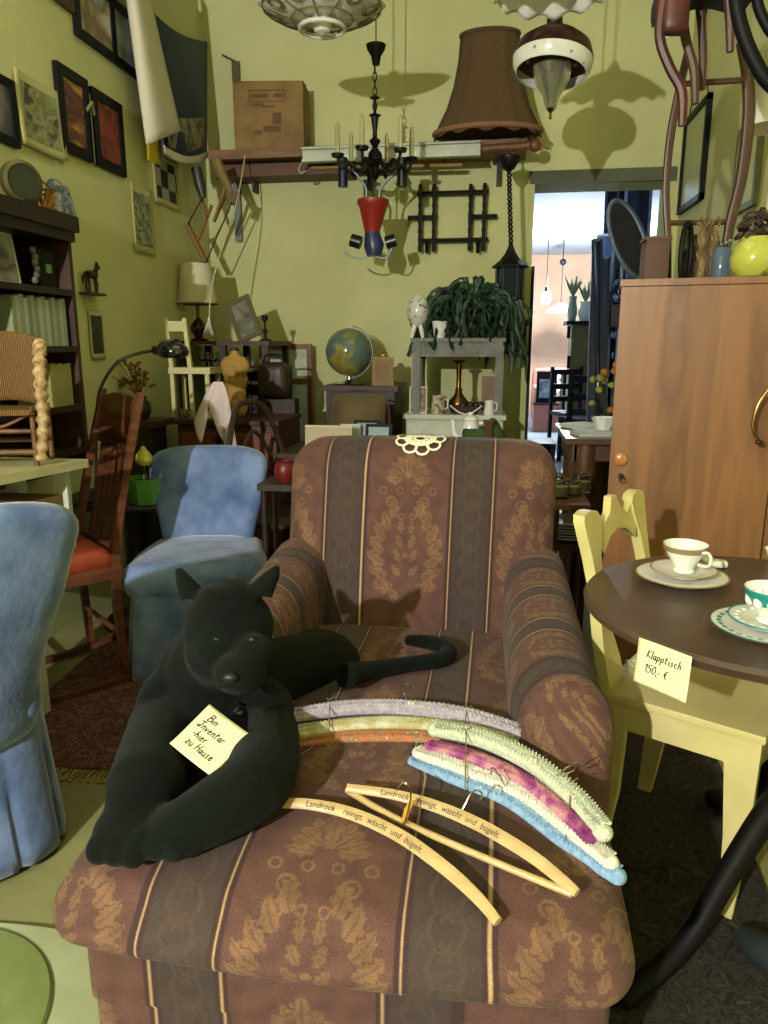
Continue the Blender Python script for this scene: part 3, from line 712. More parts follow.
cup_set((766, 634), TZ, mat('dark_rim', (60, 80, 76), .4), mat('teal_band', (28, 130, 126), .3), 'white teacup with teal scalloped band at the right edge', 'scalloped side plate under the teal banded cup', 'scalloped saucer under the teal banded cup', True)
c = at(714, 567, Z=TZ)
m = M(); m.rbox((0, 0, .008), (.055, .035, .016), .007, (10, 8, 4), lambda p: (p.x, p.y*(1-.5*(p.x/.03)), p.z+.35*max(0, -p.x)-.0))
tag(obj('porcelain_dish', m, PORC, None, (c.x, c.y, TZ+.001), rz=-.2), 'small white porcelain dish behind the gold banded cup', 'dish')
c = at(768, 566, Z=TZ); m = M().lathe([(0, 0), (.02, 0), (.018, .01), (.03, .04), (.028, .04), (.015, .012), (0, .01)], n=24)
tag(obj('porcelain_bowl', m, PORC, None, (c.x+.02, c.y, TZ)), 'white porcelain bowl edge at the far right of the round table', 'bowl')
N1 = at(658, 631, Z=TZ-.002); N2 = at(703, 652, Z=TZ-.002)
N1, N2 = [Vector((TC.x+(q.x-TC.x)*.345/math.hypot(q.x-TC.x, q.y-TC.y), TC.y+(q.y-TC.y)*.345/math.hypot(q.x-TC.x, q.y-TC.y), TZ)) for q in (N1, N2)]
if True:
    N3 = at(640, 682, Y=N1.y-.012); N4 = at(685, 703, Y=N2.y-.014)
note(N1, N2, N4, N3,
     [('Klapptisch', .002), ('150,- €', .0)], .0140, -.034, .010, 'pale paper note reading Klapptisch 150,- hanging from the edge of the round table', .0015, .0009, lead=1.75)

YEL = mat('yellow_paint', (216, 204, 142), .42, col2=(200, 188, 124), scale=6, coat=.2, bump=.04)
nA = at(600, 690, Z=.45); nB = at(762, 737, Z=.45)
e = (nB-nA); e.z = 0; dep = e.length; e.normalize(); nrm = Vector((-e.y, e.x, 0)); th = math.atan2(e.x, -e.y)
root = (nA+nB)/2+nrm*.2; root.z = 0
yc = thing('painted_chair', 'yellow painted wooden chair standing behind the round table', 'chair', root, th)
hd = dep/2
m = M(); m.rbox((0, 0, .44), (.40, dep+.02, .024), .009, (10, 10, 2)); obj('seat', m, YEL, yc)
m = M().bbox(-.185, -.165, -hd+.02, hd-.02, .365, .43).bbox(.165, .185, -hd+.02, hd-.02, .365, .43).bbox(-.17, .17, -hd+.01, -hd+.03, .365, .43).bbox(-.17, .17, hd-.03, hd-.01, .365, .43)
obj('apron', m, YEL, yc)
for sx in (-1, 1):
    x = sx*.175; poly = [(-hd, .43), (-hd+.085, .43), (-hd+.065, .36), (-hd+.052, .2), (-hd+.045, 0), (-hd+.018, 0), (-hd+.004, .2)]
    obj('leg', M().prism(poly, x-.012, x+.012, 'x'), YEL, yc)
    poly = [(hd, .43), (hd-.06, .43), (hd-.05, .2), (hd-.02, 0), (hd+.012, 0), (hd+.002, .2)]
    obj('leg', M().prism(poly, x-.012, x+.012, 'x'), YEL, yc)
# shaped backrest: two swelling posts and a crest rail cut out above
def leanb(m):
    m.v = [Vector((p.x, p.y+max(0, p.z-.44)*.22, p.z)) for p in m.v]; return m
for sx in (-1, 1):
    zz = [.44, .50, .56, .62, .68, .74, .79, .82, .835, .84]
    inn = [.10, .105, .125, .135, .135, .125, .105, .10, .115, .14]
    out = [.185, .19, .185, .175, .17, .175, .185, .19, .185, .165]
    poly = [(sx*o, z) for o, z in zip(out, zz)]+[(sx*i_, z) for i_, z in reversed(list(zip(inn, zz)))]
    if sx < 0: poly = poly[::-1]
    obj('post', leanb(M().prism(poly, hd-.02, hd+.006, 'y')), YEL, yc)
poly = [(-.13, .77), (-.10, .735), (-.05, .765), (0, .775), (.05, .765), (.10, .735), (.13, .77), (.11, .82), (.07, .80), (.035, .815), (.015, .85), (-.015, .85), (-.035, .815), (-.07, .80), (-.11, .82)]
obj('crest_rail', leanb(M().prism(poly, hd-.016, hd+.002, 'y')), YEL, yc)
c = at(638, 664, Z=.453); m = M().box((0, 0, .004), (.05, .03, .006), (0, 0, .4)).box((.004, .004, .009), (.03, .02, .005), (.1, 0, -.3))
tag(obj('paper_label', m, PAPER, None, (c.x, c.y, .4525)), 'small white paper lying on the yellow chair seat', 'paper')
# dark shoe-like thing and white sheet at bottom right
c = at(764, 968, Z=.0)
m = M().tube([(-.05, .05, .03), (-.02, .0, .035), (.03, -.05, .035), (.06, -.1, .03)], [.018, .034, .036, .02], 12, smooth=4)
tag(obj('dark_slipper', m, mat('dark_teal_felt', (24, 34, 36), .8), None, (c.x+.02, c.y, .0)), 'dark slipper on the floor at the bottom right corner', 'slipper')
c = at(768, 945, Z=0)
tag(obj('paper_sheet', M().box((0, 0, .002), (.16, .1, .002), (0, 0, .5)), PAPER, None, (c.x+.03, c.y+.02, .0)), 'white sheet of paper on the floor behind the dark slipper', 'paper')
# ------------------------------------------------------------------ left wall: pictures
def framed(name, label, w_, h_, loc, rz, fmat, art, border=.03, depth=.02, group=None, tilt=0, mount=None, panes=1, cat='picture'):
    """local x across, z up from the bottom edge, faces -y"""
    t = thing(name, label, cat, loc, rz, group, rot=(tilt, 0, rz))
    b = border; m = M()
    for (x0, x1, z0, z1) in ((-w_/2, -w_/2+b, 0, h_), (w_/2-b, w_/2, 0, h_), (-w_/2+b, w_/2-b, 0, b), (-w_/2+b, w_/2-b, h_-b, h_)):
        m.bbox(x0, x1, -depth, 0, z0, z1)
    for k in range(1, panes): x = -w_/2+w_*k/panes; m.bbox(x-b*.5, x+b*.5, -depth, 0, b, h_-b)
    obj('frame', m, fmat, t, smooth=False)
    if mount: obj('mount', M().bbox(-w_/2+b*.9, w_/2-b*.9, -depth*.5, -depth*.2, b*.9, h_-b*.9), mount, t); b += .035
    obj('print', M().bbox(-w_/2+b, w_/2-b, -depth*.6, -depth*.3, b, h_-b), art, t)
    return t
BF = mat('black_frame', (11, 12, 17), .55, spec=.2)
def on_left(px0, px1, ytop, ybot, pxm=None):
    a = at(px0, ytop, X=-1.805); b = at(px0, ybot, X=-1.805); c = at(px1, ytop, X=-1.805)
    return Vector((-1.806, (a.y+c.y)/2, b.z)), abs(c.y-a.y), a.z-b.z
def left_picture(label, px0, px1, ytop, ybot, art, border=.04, fm=BF, **k):
    p, w_, h_ = on_left(px0, px1, ytop, ybot); return framed('framed_picture', label, w_, h_, p, PI/2, fm, art, border, **k)
left_picture('black framed sepia print on the left wall, directly left of the red print', 52, 82, 60, 146, ramp_mat('sepia_art', [(206, 160, 84), (130, 80, 66), (80, 48, 46), (200, 150, 74)], 5, (1, 1, 2)))
left_picture('black framed red print on the left wall above the bookshelf', 88, 117, 86, 162, ramp_mat('red_art', [(120, 50, 42), (150, 66, 54), (80, 30, 32), (180, 110, 80)], 7))
left_picture('wide black frame with two prints high on the left wall', 68, 137, -40, 30, ramp_mat('blue_art', [(190, 200, 180), (150, 174, 180), (120, 100, 70), (200, 196, 176)], 5), .035, panes=2)
left_picture('brown framed picture at the top left corner of the photo', 30, 64, -75, -18, ramp_mat('ochre_art', [(160, 130, 80), (110, 84, 50), (60, 50, 40)], 6), .03, fm=DARKWOOD)
left_picture('dark blue framed picture at the left edge above the clock', -30, 8, 60, 130, ramp_mat('mauve_art', [(130, 110, 110), (60, 70, 80), (24, 34, 44)], 5), .03)
def sheet_left(name, label, px0, px1, ytop, ybot, art, curl=.01, cat='print'):
    p, w_, h_ = on_left(px0, px1, ytop, ybot)
    m = M().grid(lambda u, v: Vector(((u-.5)*w_, -.004-curl*(2*u-1)**2-curl*(1-v)**2, v*h_)), 10, 10)
    t = thing(name, label, cat, p, PI/2); obj('sheet', m, mat('old_paper', (190, 184, 130), .8), t, sol=.001)
    m = M().grid(lambda u, v: Vector(((u-.5)*w_*.78, -.006-curl*(2*u*.78-.78)**2-curl*(1-(.12+v*.76))**2, h_*.12+v*h_*.76)), 10, 10); obj('image', m, art, t)
    return t
sheet_left('curled_print', 'unframed landscape print with curling edges on the left wall', 10, 55, 66, 140, ramp_mat('landscape_art', [(170, 166, 110), (120, 110, 76), (150, 160, 120), (66, 50, 40), (140, 144, 120)], 9))
sheet_left('bird_print', 'narrow black and white print of birds on the left wall by the corner', 129, 150, 181, 250, ramp_mat('bird_art', [(150, 156, 122), (160, 164, 130), (60, 66, 58), (150, 154, 124)], 14, dist=3), .002)
sheet_left('checked_print', 'dark print with a chequered pattern under the blue poster', 150, 176, 148, 200, ramp_mat('checked_art', [(24, 30, 34), (150, 156, 130)], 11, tex='CHECKER'), .003)
sheet_left('relief_picture', 'small dark relief picture on the wall right of the bookshelf', 87, 101, 309, 360, ramp_mat('dark_art', [(60, 66, 50), (40, 44, 36), (90, 94, 74)], 22), .001)
# wooden stick with hooks between the two frames
p, w_, h_ = on_left(83, 86, 92, 160); m = M().bbox(-w_/2, w_/2, -.02, 0, 0, h_).tube([(-.03, -.02, h_*.72), (0, -.03, h_*.86), (.03, -.02, h_*.72)], .008, 6)
tag(obj('wooden_strip', m, mat('grey_wood', (120, 124, 92), .7), None, p, rz=PI/2), 'grey wooden strip with a peg between two black frames', 'hook')
# seahorse figurine
def horse(label, p, rz, s, material, parent_name='horse_figurine'):
    m = M(); m.tube([(-.035, 0, .07), (0, 0, .075), (.035, 0, .072)], [.016, .018, .016], 10).tube([(.035, 0, .078), (.052, 0, .105), (.058, 0, .12)], [.013, .009, .008], 8)
    m.tube([(.055, 0, .122), (.08, 0, .105)], [.009, .005], 8).tube([(-.045, 0, .078), (-.065, 0, .06), (-.07, 0, .03)], [.006, .006, .002], 6)
    for (x, k) in ((-.035, -.01), (-.028, .012), (.03, .02), (.036, -.004)): m.tube([(x, 0, .065), (x+k, 0, .035), (x+k*.6, 0, 0)], [.009, .005, .005], 6)
    for x in (.05, .058): m.tube([(x, 0, .12), (x+.002, 0, .135)], [.003, .001], 5)
    m.v = [p_*s for p_ in m.v]
    return tag(obj(parent_name, m, material, None, p, rz=rz), label, 'figurine')
# ------------------------------------------------------------------ bookshelf and what stands on it
SX0, SX1, SY0, SY1 = -1.805, -1.58, 1.45, 2.70
BZ = .74
t = thing('bookshelf', 'dark brown bookshelf against the left wall', 'bookshelf', ((SX0+SX1)/2, (SY0+SY1)/2, BZ))
ztop = at(82, 233, X=SX1).z
zs = [ztop-.02, at(80, 291, X=SX1).z, at(80, 346, X=SX1).z, at(82, 404, X=SX1).z, at(84, 447, X=SX1).z, .4]
m = M().bbox(SX0, SX1+.03, SY0-.02, SY1+.015, ztop-.01, ztop+.045).bbox(SX0, SX1+.015, SY0, SY1+.005, ztop-.045, ztop-.01); obj('cornice', m, BLACKWOOD, t, wld=True, smooth=False)
obj('side_panel', M().bbox(SX0, SX1, SY1-.022, SY1, BZ, ztop), DARKWOOD, t, wld=True); obj('side_panel', M().bbox(SX0, SX1, SY0, SY0+.022, BZ, ztop), DARKWOOD, t, wld=True)
obj('back_panel', M().bbox(SX0, SX0+.01, SY0, SY1, BZ, ztop), BLACKWOOD, t, wld=True)
for z in zs[1:5]+[BZ+.022]: obj('shelf', M().bbox(SX0, SX1, SY0+.02, SY1-.02, z-.022, z), BLACKWOOD, t, wld=True)
def book(label, x1, y, z, th, h, dp, cmat, group):
    t = thing('book', label, 'book', (x1-dp/2, y+th/2, z), group=group)
    m = M().bbox(-dp/2, dp/2, -th/2, -th/2+.002, 0, h).bbox(-dp/2, dp/2, th/2-.002, th/2, 0, h).bbox(dp/2-.002, dp/2+.001, -th/2, th/2, 0, h); obj('cover', m, cmat, t, smooth=False)
    obj('pages', M().bbox(-dp/2+.004, dp/2-.003, -th/2+.002, th/2-.002, .004, h-.004), PAPER, t); return t
bcols = [(150, 158, 140), (172, 178, 160), (140, 150, 110), (160, 168, 150), (128, 140, 128), (178, 180, 168)]
y = SY1-.045; z = zs[2]; hb = zs[1]-.022-zs[2]
for i in range(15):
    th_ = [.021, .018, .024, .02, .017][i % 5]; y -= th_+.001
    where = ['rightmost', 'second from the right', 'third from the right', 'fourth from the right', 'fifth from the right', 'sixth from the right', 'seventh from the right', 'eighth from the right', 'ninth from the right', 'tenth from the right', 'eleventh from the right', 'twelfth from the right', 'thirteenth from the right', 'fourteenth from the right', 'leftmost'][i]
    book('pale book spine, %s of the row of pale books on the bookshelf' % where, SX1-.02, y, z, th_, hb*(.94-.03*(i % 3)), .15, mat('book_%d' % (i % 6), bcols[i % 6], .6), 'pale books on the third shelf')
y = SY1-.045; z = zs[3]
for i in range(5):
    y -= .027
    book('yellow and red book, %s in the short row below the pale books' % ['rightmost', 'second from the right', 'middle one', 'second from the left', 'leftmost'][i], SX1-.02, y, z, .025, .155-.004*(i % 2), .14, mat('book_y', (150, 146, 84), .6), 'yellow books on the fourth shelf')
    tb = bpy.data.objects[-1] if False else None
for i, (yy, lab, art, hh, ww) in enumerate(((2.02, 'dark', ramp_mat('card_a', [(130, 128, 90), (90, 80, 60), (60, 56, 44)], 9), .15, .16), (2.24, 'white skied', ramp_mat('card_b', [(170, 176, 168), (90, 80, 60), (160, 164, 156), (70, 60, 44)], 6), .17, .14))):
    framed('picture_card', lab+' picture card leaning on the second bookshelf shelf', ww, hh, (SX1-.06, yy+.15, zs[1]), PI/2, PAPER, art, .008, .004, tilt=-.12, group=None)
m = M()
for k in range(9): m.tube([(0, -.045+.011*k, .0), (0, -.045+.011*k, .13)], .0035, 5)
m.bbox(-.012, -.004, -.055, .055, 0, .14)
t = thing('ornament_rack', 'dark grille ornament with a green square at the right of the second shelf', 'ornament', (SX1-.05, SY1-.09, zs[1])); obj('grille', m, IRON, t)
obj('green_square', M().box((.006, 0, .07), (.006, .03, .03)), mat('pale_green', (110, 160, 110), .5), t)
m = M()
for k in range(6): m.ell((random.uniform(-.01, .01), random.uniform(-.012, .012), .02+.02*k), (.012, .014, .014), n=8)
tag(obj('carved_figure', m, mat('pewter', (120, 120, 112), .5, metal=.3), None, (SX1-.05, SY1-.17, zs[1]+.004)), 'slim grey carved figure beside the dark grille ornament', 'figurine')
horse('dark horse figurine just right of the bookshelf against the wall', (-1.775, at(92, 290, X=-1.775).y, at(92, 292, X=-1.775).z+.0), PI/2, 1.0, mat('bronze', (52, 42, 28), .4, metal=.6))
p = at(92, 293, X=-1.78); tag(obj('wall_bracket', M().bbox(-.022, .03, -.07, .07, -.01, 0), DARKWOOD, None, (-1.78, p.y, p.z)), 'tiny dark wall bracket under the horse figurine', 'bracket')
# top of the shelf
zt = ztop+.045
c = at(30, 187, X=-1.62); t = thing('gauge_clock', 'round brass rimmed clock on top of the bookshelf', 'clock', (-1.65, c.y, zt))
r_ = .07; m = M().lathe([(0, -.03), (r_*.8, -.03), (r_, -.015), (r_, .012), (r_*.82, .018), (r_*.82, .01)], n=36, mtx=Matrix.Translation((0, 0, r_+.02)) @ Euler((PI/2, 0, PI/2-.5)).to_matrix().to_4x4()); obj('rim', m, mat('old_brass', (96, 92, 60), .4, metal=.6), t)
m = M().lathe([(0, .011), (r_*.82, .011)], n=36, mtx=Matrix.Translation((0, 0, r_+.02)) @ Euler((PI/2, 0, PI/2-.5)).to_matrix().to_4x4()); obj('dial', m, mat('dark_dial', (44, 48, 34), .4), t)
obj('stand', M().bbox(-.03, .03, -.04, .04, 0, .03), BLACKWOOD, t)
c = at(60, 190, X=-1.65)
m = M().rbox((0, 0, .05), (.08, .10, .09), .02, (6, 6, 6)); 
m = M(); m.rbox((0, 0, .05), (.08, .11, .09), .02, (8, 8, 8), lambda p: (p.x, p.y*(1+.2*math.sin(p.z*60)), p.z)); m.ell((0, -.02, .115), (.03, .035, .03)); m.ell((0, .05, .1), (.02, .02, .035))
tag(obj('porcelain_group', m, ramp_mat('blue_white_glaze', [(150, 160, 160), (70, 96, 140), (170, 172, 160), (110, 70, 40)], 30, rough=.2), None, (-1.66, c.y, zt)), 'blue and white porcelain figure group on top of the bookshelf', 'figurine')
m = M()
for k in range(9): q = k*.7; m.tube([(.0, .02*math.sin(q), .01), (.02*math.cos(q), .03*math.sin(q*1.3), .035+.006*k), (.03*math.cos(q*2), .05*math.sin(q), .05+.007*k)], [.007, .006, .003], 6)
m.ell((0, 0, .012), (.03, .05, .012))
tag(obj('gilt_ornament', m, mat('gilt_orn', (140, 96, 34), .35, metal=.7), None, (-1.62, 2.63, zt)), 'gilt scrolling ornament on the right end of the bookshelf top', 'ornament')
horse('small brown horse on top of the bookshelf next to the gilt ornament', (-1.70, 2.66, zt), PI/2, .8, mat('bronze2', (70, 50, 34), .4, metal=.4))
m = M(); m.rbox((0, 0, .08), (.05, .16, .16), .01, (4, 6, 6)); tag(obj('green_box', m, mat('mint_green', (96, 140, 84), .6), None, (-1.68, 1.93, zt)), 'mint green box at the left end of the bookshelf top', 'box')
framed('leaning_print', 'pale reddish print leaning on the bookshelf behind the round clock', .26, .24, (-1.76, 2.38, zt), PI/2, PAPER, ramp_mat('pink_art', [(150, 130, 90), (120, 70, 56), (160, 150, 110)], 7), .012, .008, tilt=-.12)

# ------------------------------------------------------------------ cream desk with the wicker doll chair
DZ = .86; dc = at(88, 459, Z=DZ); de = at(0, 476, Z=DZ)
t = thing('painted_desk', 'cream painted desk under the wicker doll chair at the left', 'desk', (-1.35, 1.6, 0))
x1 = dc.x; y1 = dc.y; sh = (dc.x-de.x)/(dc.y-de.y)
def skew(m): m.v = [Vector((p.x+(p.y-y1)*sh*(1 if p.x > x1-.2 else 1), p.y, p.z)) for p in m.v]; return m
obj('desktop', skew(M().bbox(x1-.36, x1, 1.69, y1, DZ-.025, DZ)), CREAM, t, wld=True)
obj('side_panel', skew(M().bbox(x1-.35, x1-.30, y1-.10, y1-.03, 0, DZ-.025)), CREAM, t, wld=True)
obj('leg', skew(M().bbox(x1-.24, x1-.20, y1-.05, y1-.015, 0, DZ-.025)), WHITEP, t, wld=True)
obj('leg', skew(M().bbox(x1-.33, x1-.29, y1-.24, y1-.20, 0, DZ-.025)), WHITEP, t, wld=True)
ez_ = at(68, 546, Y=y1-.03).z; xa_ = at(61, 520, Y=y1-.03).x; xb_ = at(74, 520, Y=y1-.03).x
obj('end_panel', M().bbox(xa_, xb_, y1-.05, y1-.03, ez_, DZ-.025), WHITEP, t, wld=True)
obj('drawer', skew(M().bbox(x1-.28, x1-.05, y1-.22, y1-.06, DZ-.16, DZ-.10)), mat('drawer_pine', (120, 96, 56), .6, col2=(96, 74, 42), scale=8), t, wld=True)
WICK = ramp_mat('woven_wicker', [(70, 46, 22), (140, 104, 52), (168, 130, 72)], 60, (1, 1, 1.6), rough=.6, tex='WAVE', bump=.8, dist=.4)
CANE = mat('cane', (120, 84, 46), .5, col2=(84, 54, 28), scale=20)
wc = at(10, 462, Z=DZ); wr = thing('wicker_chair', 'small wicker doll chair standing on the cream desk', 'doll chair', (wc.x+.0, wc.y-.0, DZ), .25)
m = M(); m.grid(lambda u, v: Vector(((u-.5)*.24, .05-.05*(2*u-1)**2, .16+v*.20+.02*math.sin(PI*u))), 14, 12); obj('woven_back', m, WICK, wr, sol=.008)
obj('woven_seat', (lambda m: (m.rbox((0, -.03, .155), (.23, .18, .02), .008, (8, 8, 2)), m)[1])(M()), WICK, wr)
for s in (-1, 1):
    pts = [(s*.11, .03, .33), (s*.125, -.02, .34), (s*.135, -.06, .31), (s*.135, -.075, .22), (s*.135, -.085, .12), (s*.12, -.085, .015)]
    cr = M().tube(pts, .01, 3, smooth=12); kk = len(cr.v)//3; cs = [(cr.v[3*j]+cr.v[3*j+1]+cr.v[3*j+2])/3 for j in range(kk)]
    obj('braided_arm', M().tube(cs, [(.021 if (j//2) % 2 else .015)*(1-.35*abs(j/kk-.5)) for j in range(kk)], 10), mat('braid', (196, 172, 124), .6, col2=(140, 108, 66), scale=60), wr)
    for y_ in (-.08, .05): obj('leg', M().cyl((s*.105, y_, 0), (s*.105, y_, .17), .008), CANE, wr)
obj('stretcher', M().cyl((-.11, -.08, .10), (.11, -.08, .10), .007).cyl((-.11, -.08, .04), (.11, -.08, .04), .009).cyl((-.1, .05, .06), (.1, .05, .06), .007).tube([(-.1, -.08, .15), (0, -.08, .11), (.1, -.08, .15)], .005, 6, smooth=4), CANE, wr)

# ------------------------------------------------------------------ wooden rocking chair with red seat
pn = at(119, 655, Y=2.44); root = Vector((-1.66, 2.52, 0))
RW = mat('reddish_wood', (74, 40, 26), .4, col2=(110, 66, 42), scale=6, stretch=(1, 1, 8), coat=.2)
dirf = Vector((-.66, -.75, 0)); th = math.atan2(dirf.x, -dirf.y)
bn = at(127, 684, Z=0); root = bn+Vector((-dirf.y, dirf.x, 0))*(-.18)+dirf*.2
if (Vector((math.cos(th), math.sin(th), 0))*.18+root-dirf*.2-bn).length > .1: root = bn+Vector((-dirf.y, dirf.x, 0))*.18+dirf*.2
rc = thing('rocking_chair', 'tall backed dark wooden rocking chair with a red padded seat', 'chair', root, th)
for s in (-1, 1):
    obj('back_post', M().tube([(s*.18, .2, .05), (s*.18, .19, .45), (s*.18, .25, .75), (s*.175, .33, 1.04)], [.018, .02, .018, .015], 4, smooth=3), RW, rc)
    obj('leg', M().tube([(s*.19, -.2, .05), (s*.19, -.2, .44)], [.015, .02], 8), RW, rc)
    obj('runner', M().tube([(s*.185, -.42, .06), (s*.185, -.2, .03), (s*.185, .1, .02), (s*.185, .36, .06), (s*.185, .48, .11)], .016, 4, smooth=4), RW, rc)
def lean(m): m.v = [Vector((p.x, p.y+(max(0, p.z-.45)*.22), p.z)) for p in m.v]; return m
m = M(); m.rbox((0, .2, .93), (.35, .022, .17), .01, (12, 2, 8), lambda p: (p.x, p.y+.2*p.x*p.x, p.z+(.02*(1-(p.x/.17)**2) if p.z > .95 else 0))); obj('crest_rail', lean(m), RW, rc)
for k in range(5): obj('slat', lean(M().box((-.11+.055*k, .205, .67), (.034, .012, .40))), RW, rc)
obj('lower_rail', lean(M().box((0, .2, .49), (.34, .02, .04))), RW, rc)
obj('seat_frame', M().box((0, -.0, .43), (.4, .42, .045)), RW, rc)
m = M(); m.rbox((0, -.01, .475), (.385, .40, .07), .03, (14, 14, 4), lambda p: (p.x, p.y, p.z+(.018*(1-(p.x/.2)**2)*(1-(p.y/.2)**2) if p.z > .47 else 0))); obj('seat_pad', m, mat('red_leather', (150, 62, 34), .5, col2=(120, 48, 30), scale=8), rc)
m = M()
for k in range(16): m.ell((-.18+.024*k, -.212, .448), .005, n=8)
for k in range(16): m.ell((.194, -.18+.024*k, .448), .005, n=8); m.ell((-.194, -.18+.024*k, .448), .005, n=8)
obj('nail_heads', m, BRASS, rc)
obj('stretcher', M().cyl((-.18, -.2, .2), (.18, -.2, .2), .01).cyl((-.18, .19, .2), (.18, .19, .2), .01), RW, rc)

# ------------------------------------------------------------------ dark table behind: green pot, pear, lamp, flowers
tz = .58; tc = at(128, 497, Z=tz)
t = thing('dark_side_table', 'dark round side table carrying the green pot', 'table', (tc.x, tc.y+.08, 0))
obj('tabletop', M().lathe([(0, -.03), (.27, -.03), (.28, -.015), (.27, 0), (0, 0)], (0, 0, tz), 40), BLACKWOOD, t)
obj('pedestal', M().lathe([(.18, 0), (.16, .03), (.03, .06), (.025, .3), (.04, .45), (.06, .55)], n=24), BLACKWOOD, t)
c = at(146, 503, Z=tz); c.z = tz
t = thing('green_pot', 'bright green angular pot on the dark side table', 'plant pot', c)
G = mat('bright_green', (96, 160, 50), .35, col2=(74, 136, 36), scale=6); m = M().lathe([(.05, 0), (.062, .002), (.072, .10), (.074, .105), (.066, .105), (.055, .01), (0, .01)], n=8); obj('pot', m, G, t, smooth=False)
obj('soil', M().lathe([(0, .09), (.064, .09)], n=8), mat('soil', (34, 26, 18), .9), t)
c2_ = c+Vector((.004, -.0, .095))
t = thing('pear_ornament', 'yellow pear shaped ornament above the green pot', 'ornament', c2_)
obj('pear', M().lathe([(0, .055), (.022, .06), (.034, .08), (.03, .1), (.014, .12), (.008, .132), (0, .135)], n=20), mat('pear_yellow', (196, 196, 80), .4), t)
obj('stalk', M().cyl((0, 0, 0), (0, 0, .058), .003).cyl((0, 0, .133), (.004, 0, .15), .0022), BROWNWOOD, t)
for i, (px, hh, lab) in enumerate(((112, .16, 'left of'), (168, .12, 'right of'), (178, .09, 'far right of'))):
    c = at(px, 492, Z=tz); c.z = tz
    m = M().lathe([(0, 0), (.03, 0), (.034, .02), (.034, hh*.6), (.014, hh*.8), (.014, hh), (.011, hh), (.011, hh*.8), (.03, hh*.58), (.03, .006), (0, .006)], n=20)
    tag(obj('glass_bottle', m, GLASS, None, c), 'clear glass bottle %s the green pot on the dark side table' % lab, 'bottle')
# gooseneck lamp
c = at(96, 500, Z=tz); yb_ = c.y
t = thing('gooseneck_lamp', 'gooseneck lamp with a black shade arching over the rocking chair', 'lamp', (c.x, c.y, tz))
obj('base', M().lathe([(0, 0), (.07, 0), (.072, .012), (.03, .022), (.012, .04), (0, .04)], n=28), BLACKP, t)
pts = [at(96, 470, Y=yb_), at(97, 410, Y=yb_), at(102, 385, Y=yb_), at(118, 362, Y=yb_), at(140, 353, Y=yb_), at(158, 350, Y=yb_)]
pts = [Vector((c.x, c.y, tz+.03))]+pts
obj('neck', M().tube(pts, .0065, 8, smooth=6), CHROME, t, wld=True)
s0, s1 = at(154, 350, Y=yb_), at(176, 352, Y=yb_-.02)
m = M().tube([s0, s0.lerp(s1, .3), s0.lerp(s1, .45), s1], [.016, .022, .042, .05], 20, smooth=3); m.v = [Vector((p.x, p.y, p.z if p.z > s1.z-.01 else s1.z-.01+(p.z-s1.z)*.15)) for p in m.v]
m.ell(s1+Vector((-.01, 0, .0)), (.06, .055, .04)); m.v = [Vector((p.x, p.y, max(p.z, s1.z-.022))) for p in m.v]; obj('lamp_shade', m, mat('glossy_black', (14, 14, 16), .12, coat=.6), t, wld=True)
# small plinth with dried flowers
c = at(138, 420, Y=3.35)
t = thing('dark_pedestal', 'dark pedestal in the corner holding the vase of dried flowers', 'pedestal', (c.x, 3.4, 0))
obj('column', M().bbox(-.08, .08, -.08, .08, 0, c.z-.03), BLACKWOOD, t); obj('top_slab', M().bbox(-.12, .12, -.1, .1, c.z-.03, c.z), DARKWOOD, t)
t = thing('flower_vase', 'dark vase holding brown dried flowers behind the rocking chair', 'vase', (c.x, 3.38, c.z))
obj('vase', M().lathe([(0, 0), (.035, 0), (.055, .04), (.05, .08), (.03, .1), (.035, .11)], n=20), mat('dark_glaze', (40, 34, 28), .3), t)
m = M()
for k in range(26):
    q = random.uniform(0, 2*PI); s_ = random.uniform(.03, .14); e_ = Vector((math.cos(q)*s_-.05, math.sin(q)*s_*.5, .14+random.uniform(.02, .13)))
    m.tube([(0, 0, .1), e_*.6+Vector((0, 0, .05)), e_], .0022, 4)
    for j in range(4): m.ell(e_+Vector([random.uniform(-.012, .012) for _ in range(3)]), (.010, .008, .007), n=6)
obj('dried_flowers', m, mat('dried_flower', (96, 66, 40), .9, col2=(140, 110, 70), scale=60), t)

# ------------------------------------------------------------------ back left corner
zc = at(200, 419, Y=3.55).z
xa, xb = at(178, 430, Y=3.5).x, at(276, 430, Y=3.5).x
t = thing('reddish_chest', 'reddish brown chest of drawers behind the blue velvet chair', 'chest of drawers', ((xa+xb)/2, 3.7, 0))
RC = mat('red_brown_chest', (86, 48, 32), .45, col2=(64, 36, 26), scale=6)
obj('carcass', M().bbox(xa, xb, 3.5, 3.9, 0, zc-.02), RC, t, wld=True, smooth=False); obj('top_board', M().bbox(xa-.02, xb+.02, 3.48, 3.92, zc-.02, zc), DARKWOOD, t, wld=True)
for k in range(3):
    z0 = zc-.04-.2*(k+1); d = obj('drawer', M().bbox(xa+.02, xb-.02, 3.488, 3.5, z0, z0+.18), mat('chest_drawer', (104, 60, 40), .45), t, wld=True)
    for px_ in (.12, -.12): obj('knob', M().ell(((xa+xb)/2+px_-(xa+xb)/2, 3.48-3.7, z0+.09), .013, n=10), BRASS, d)
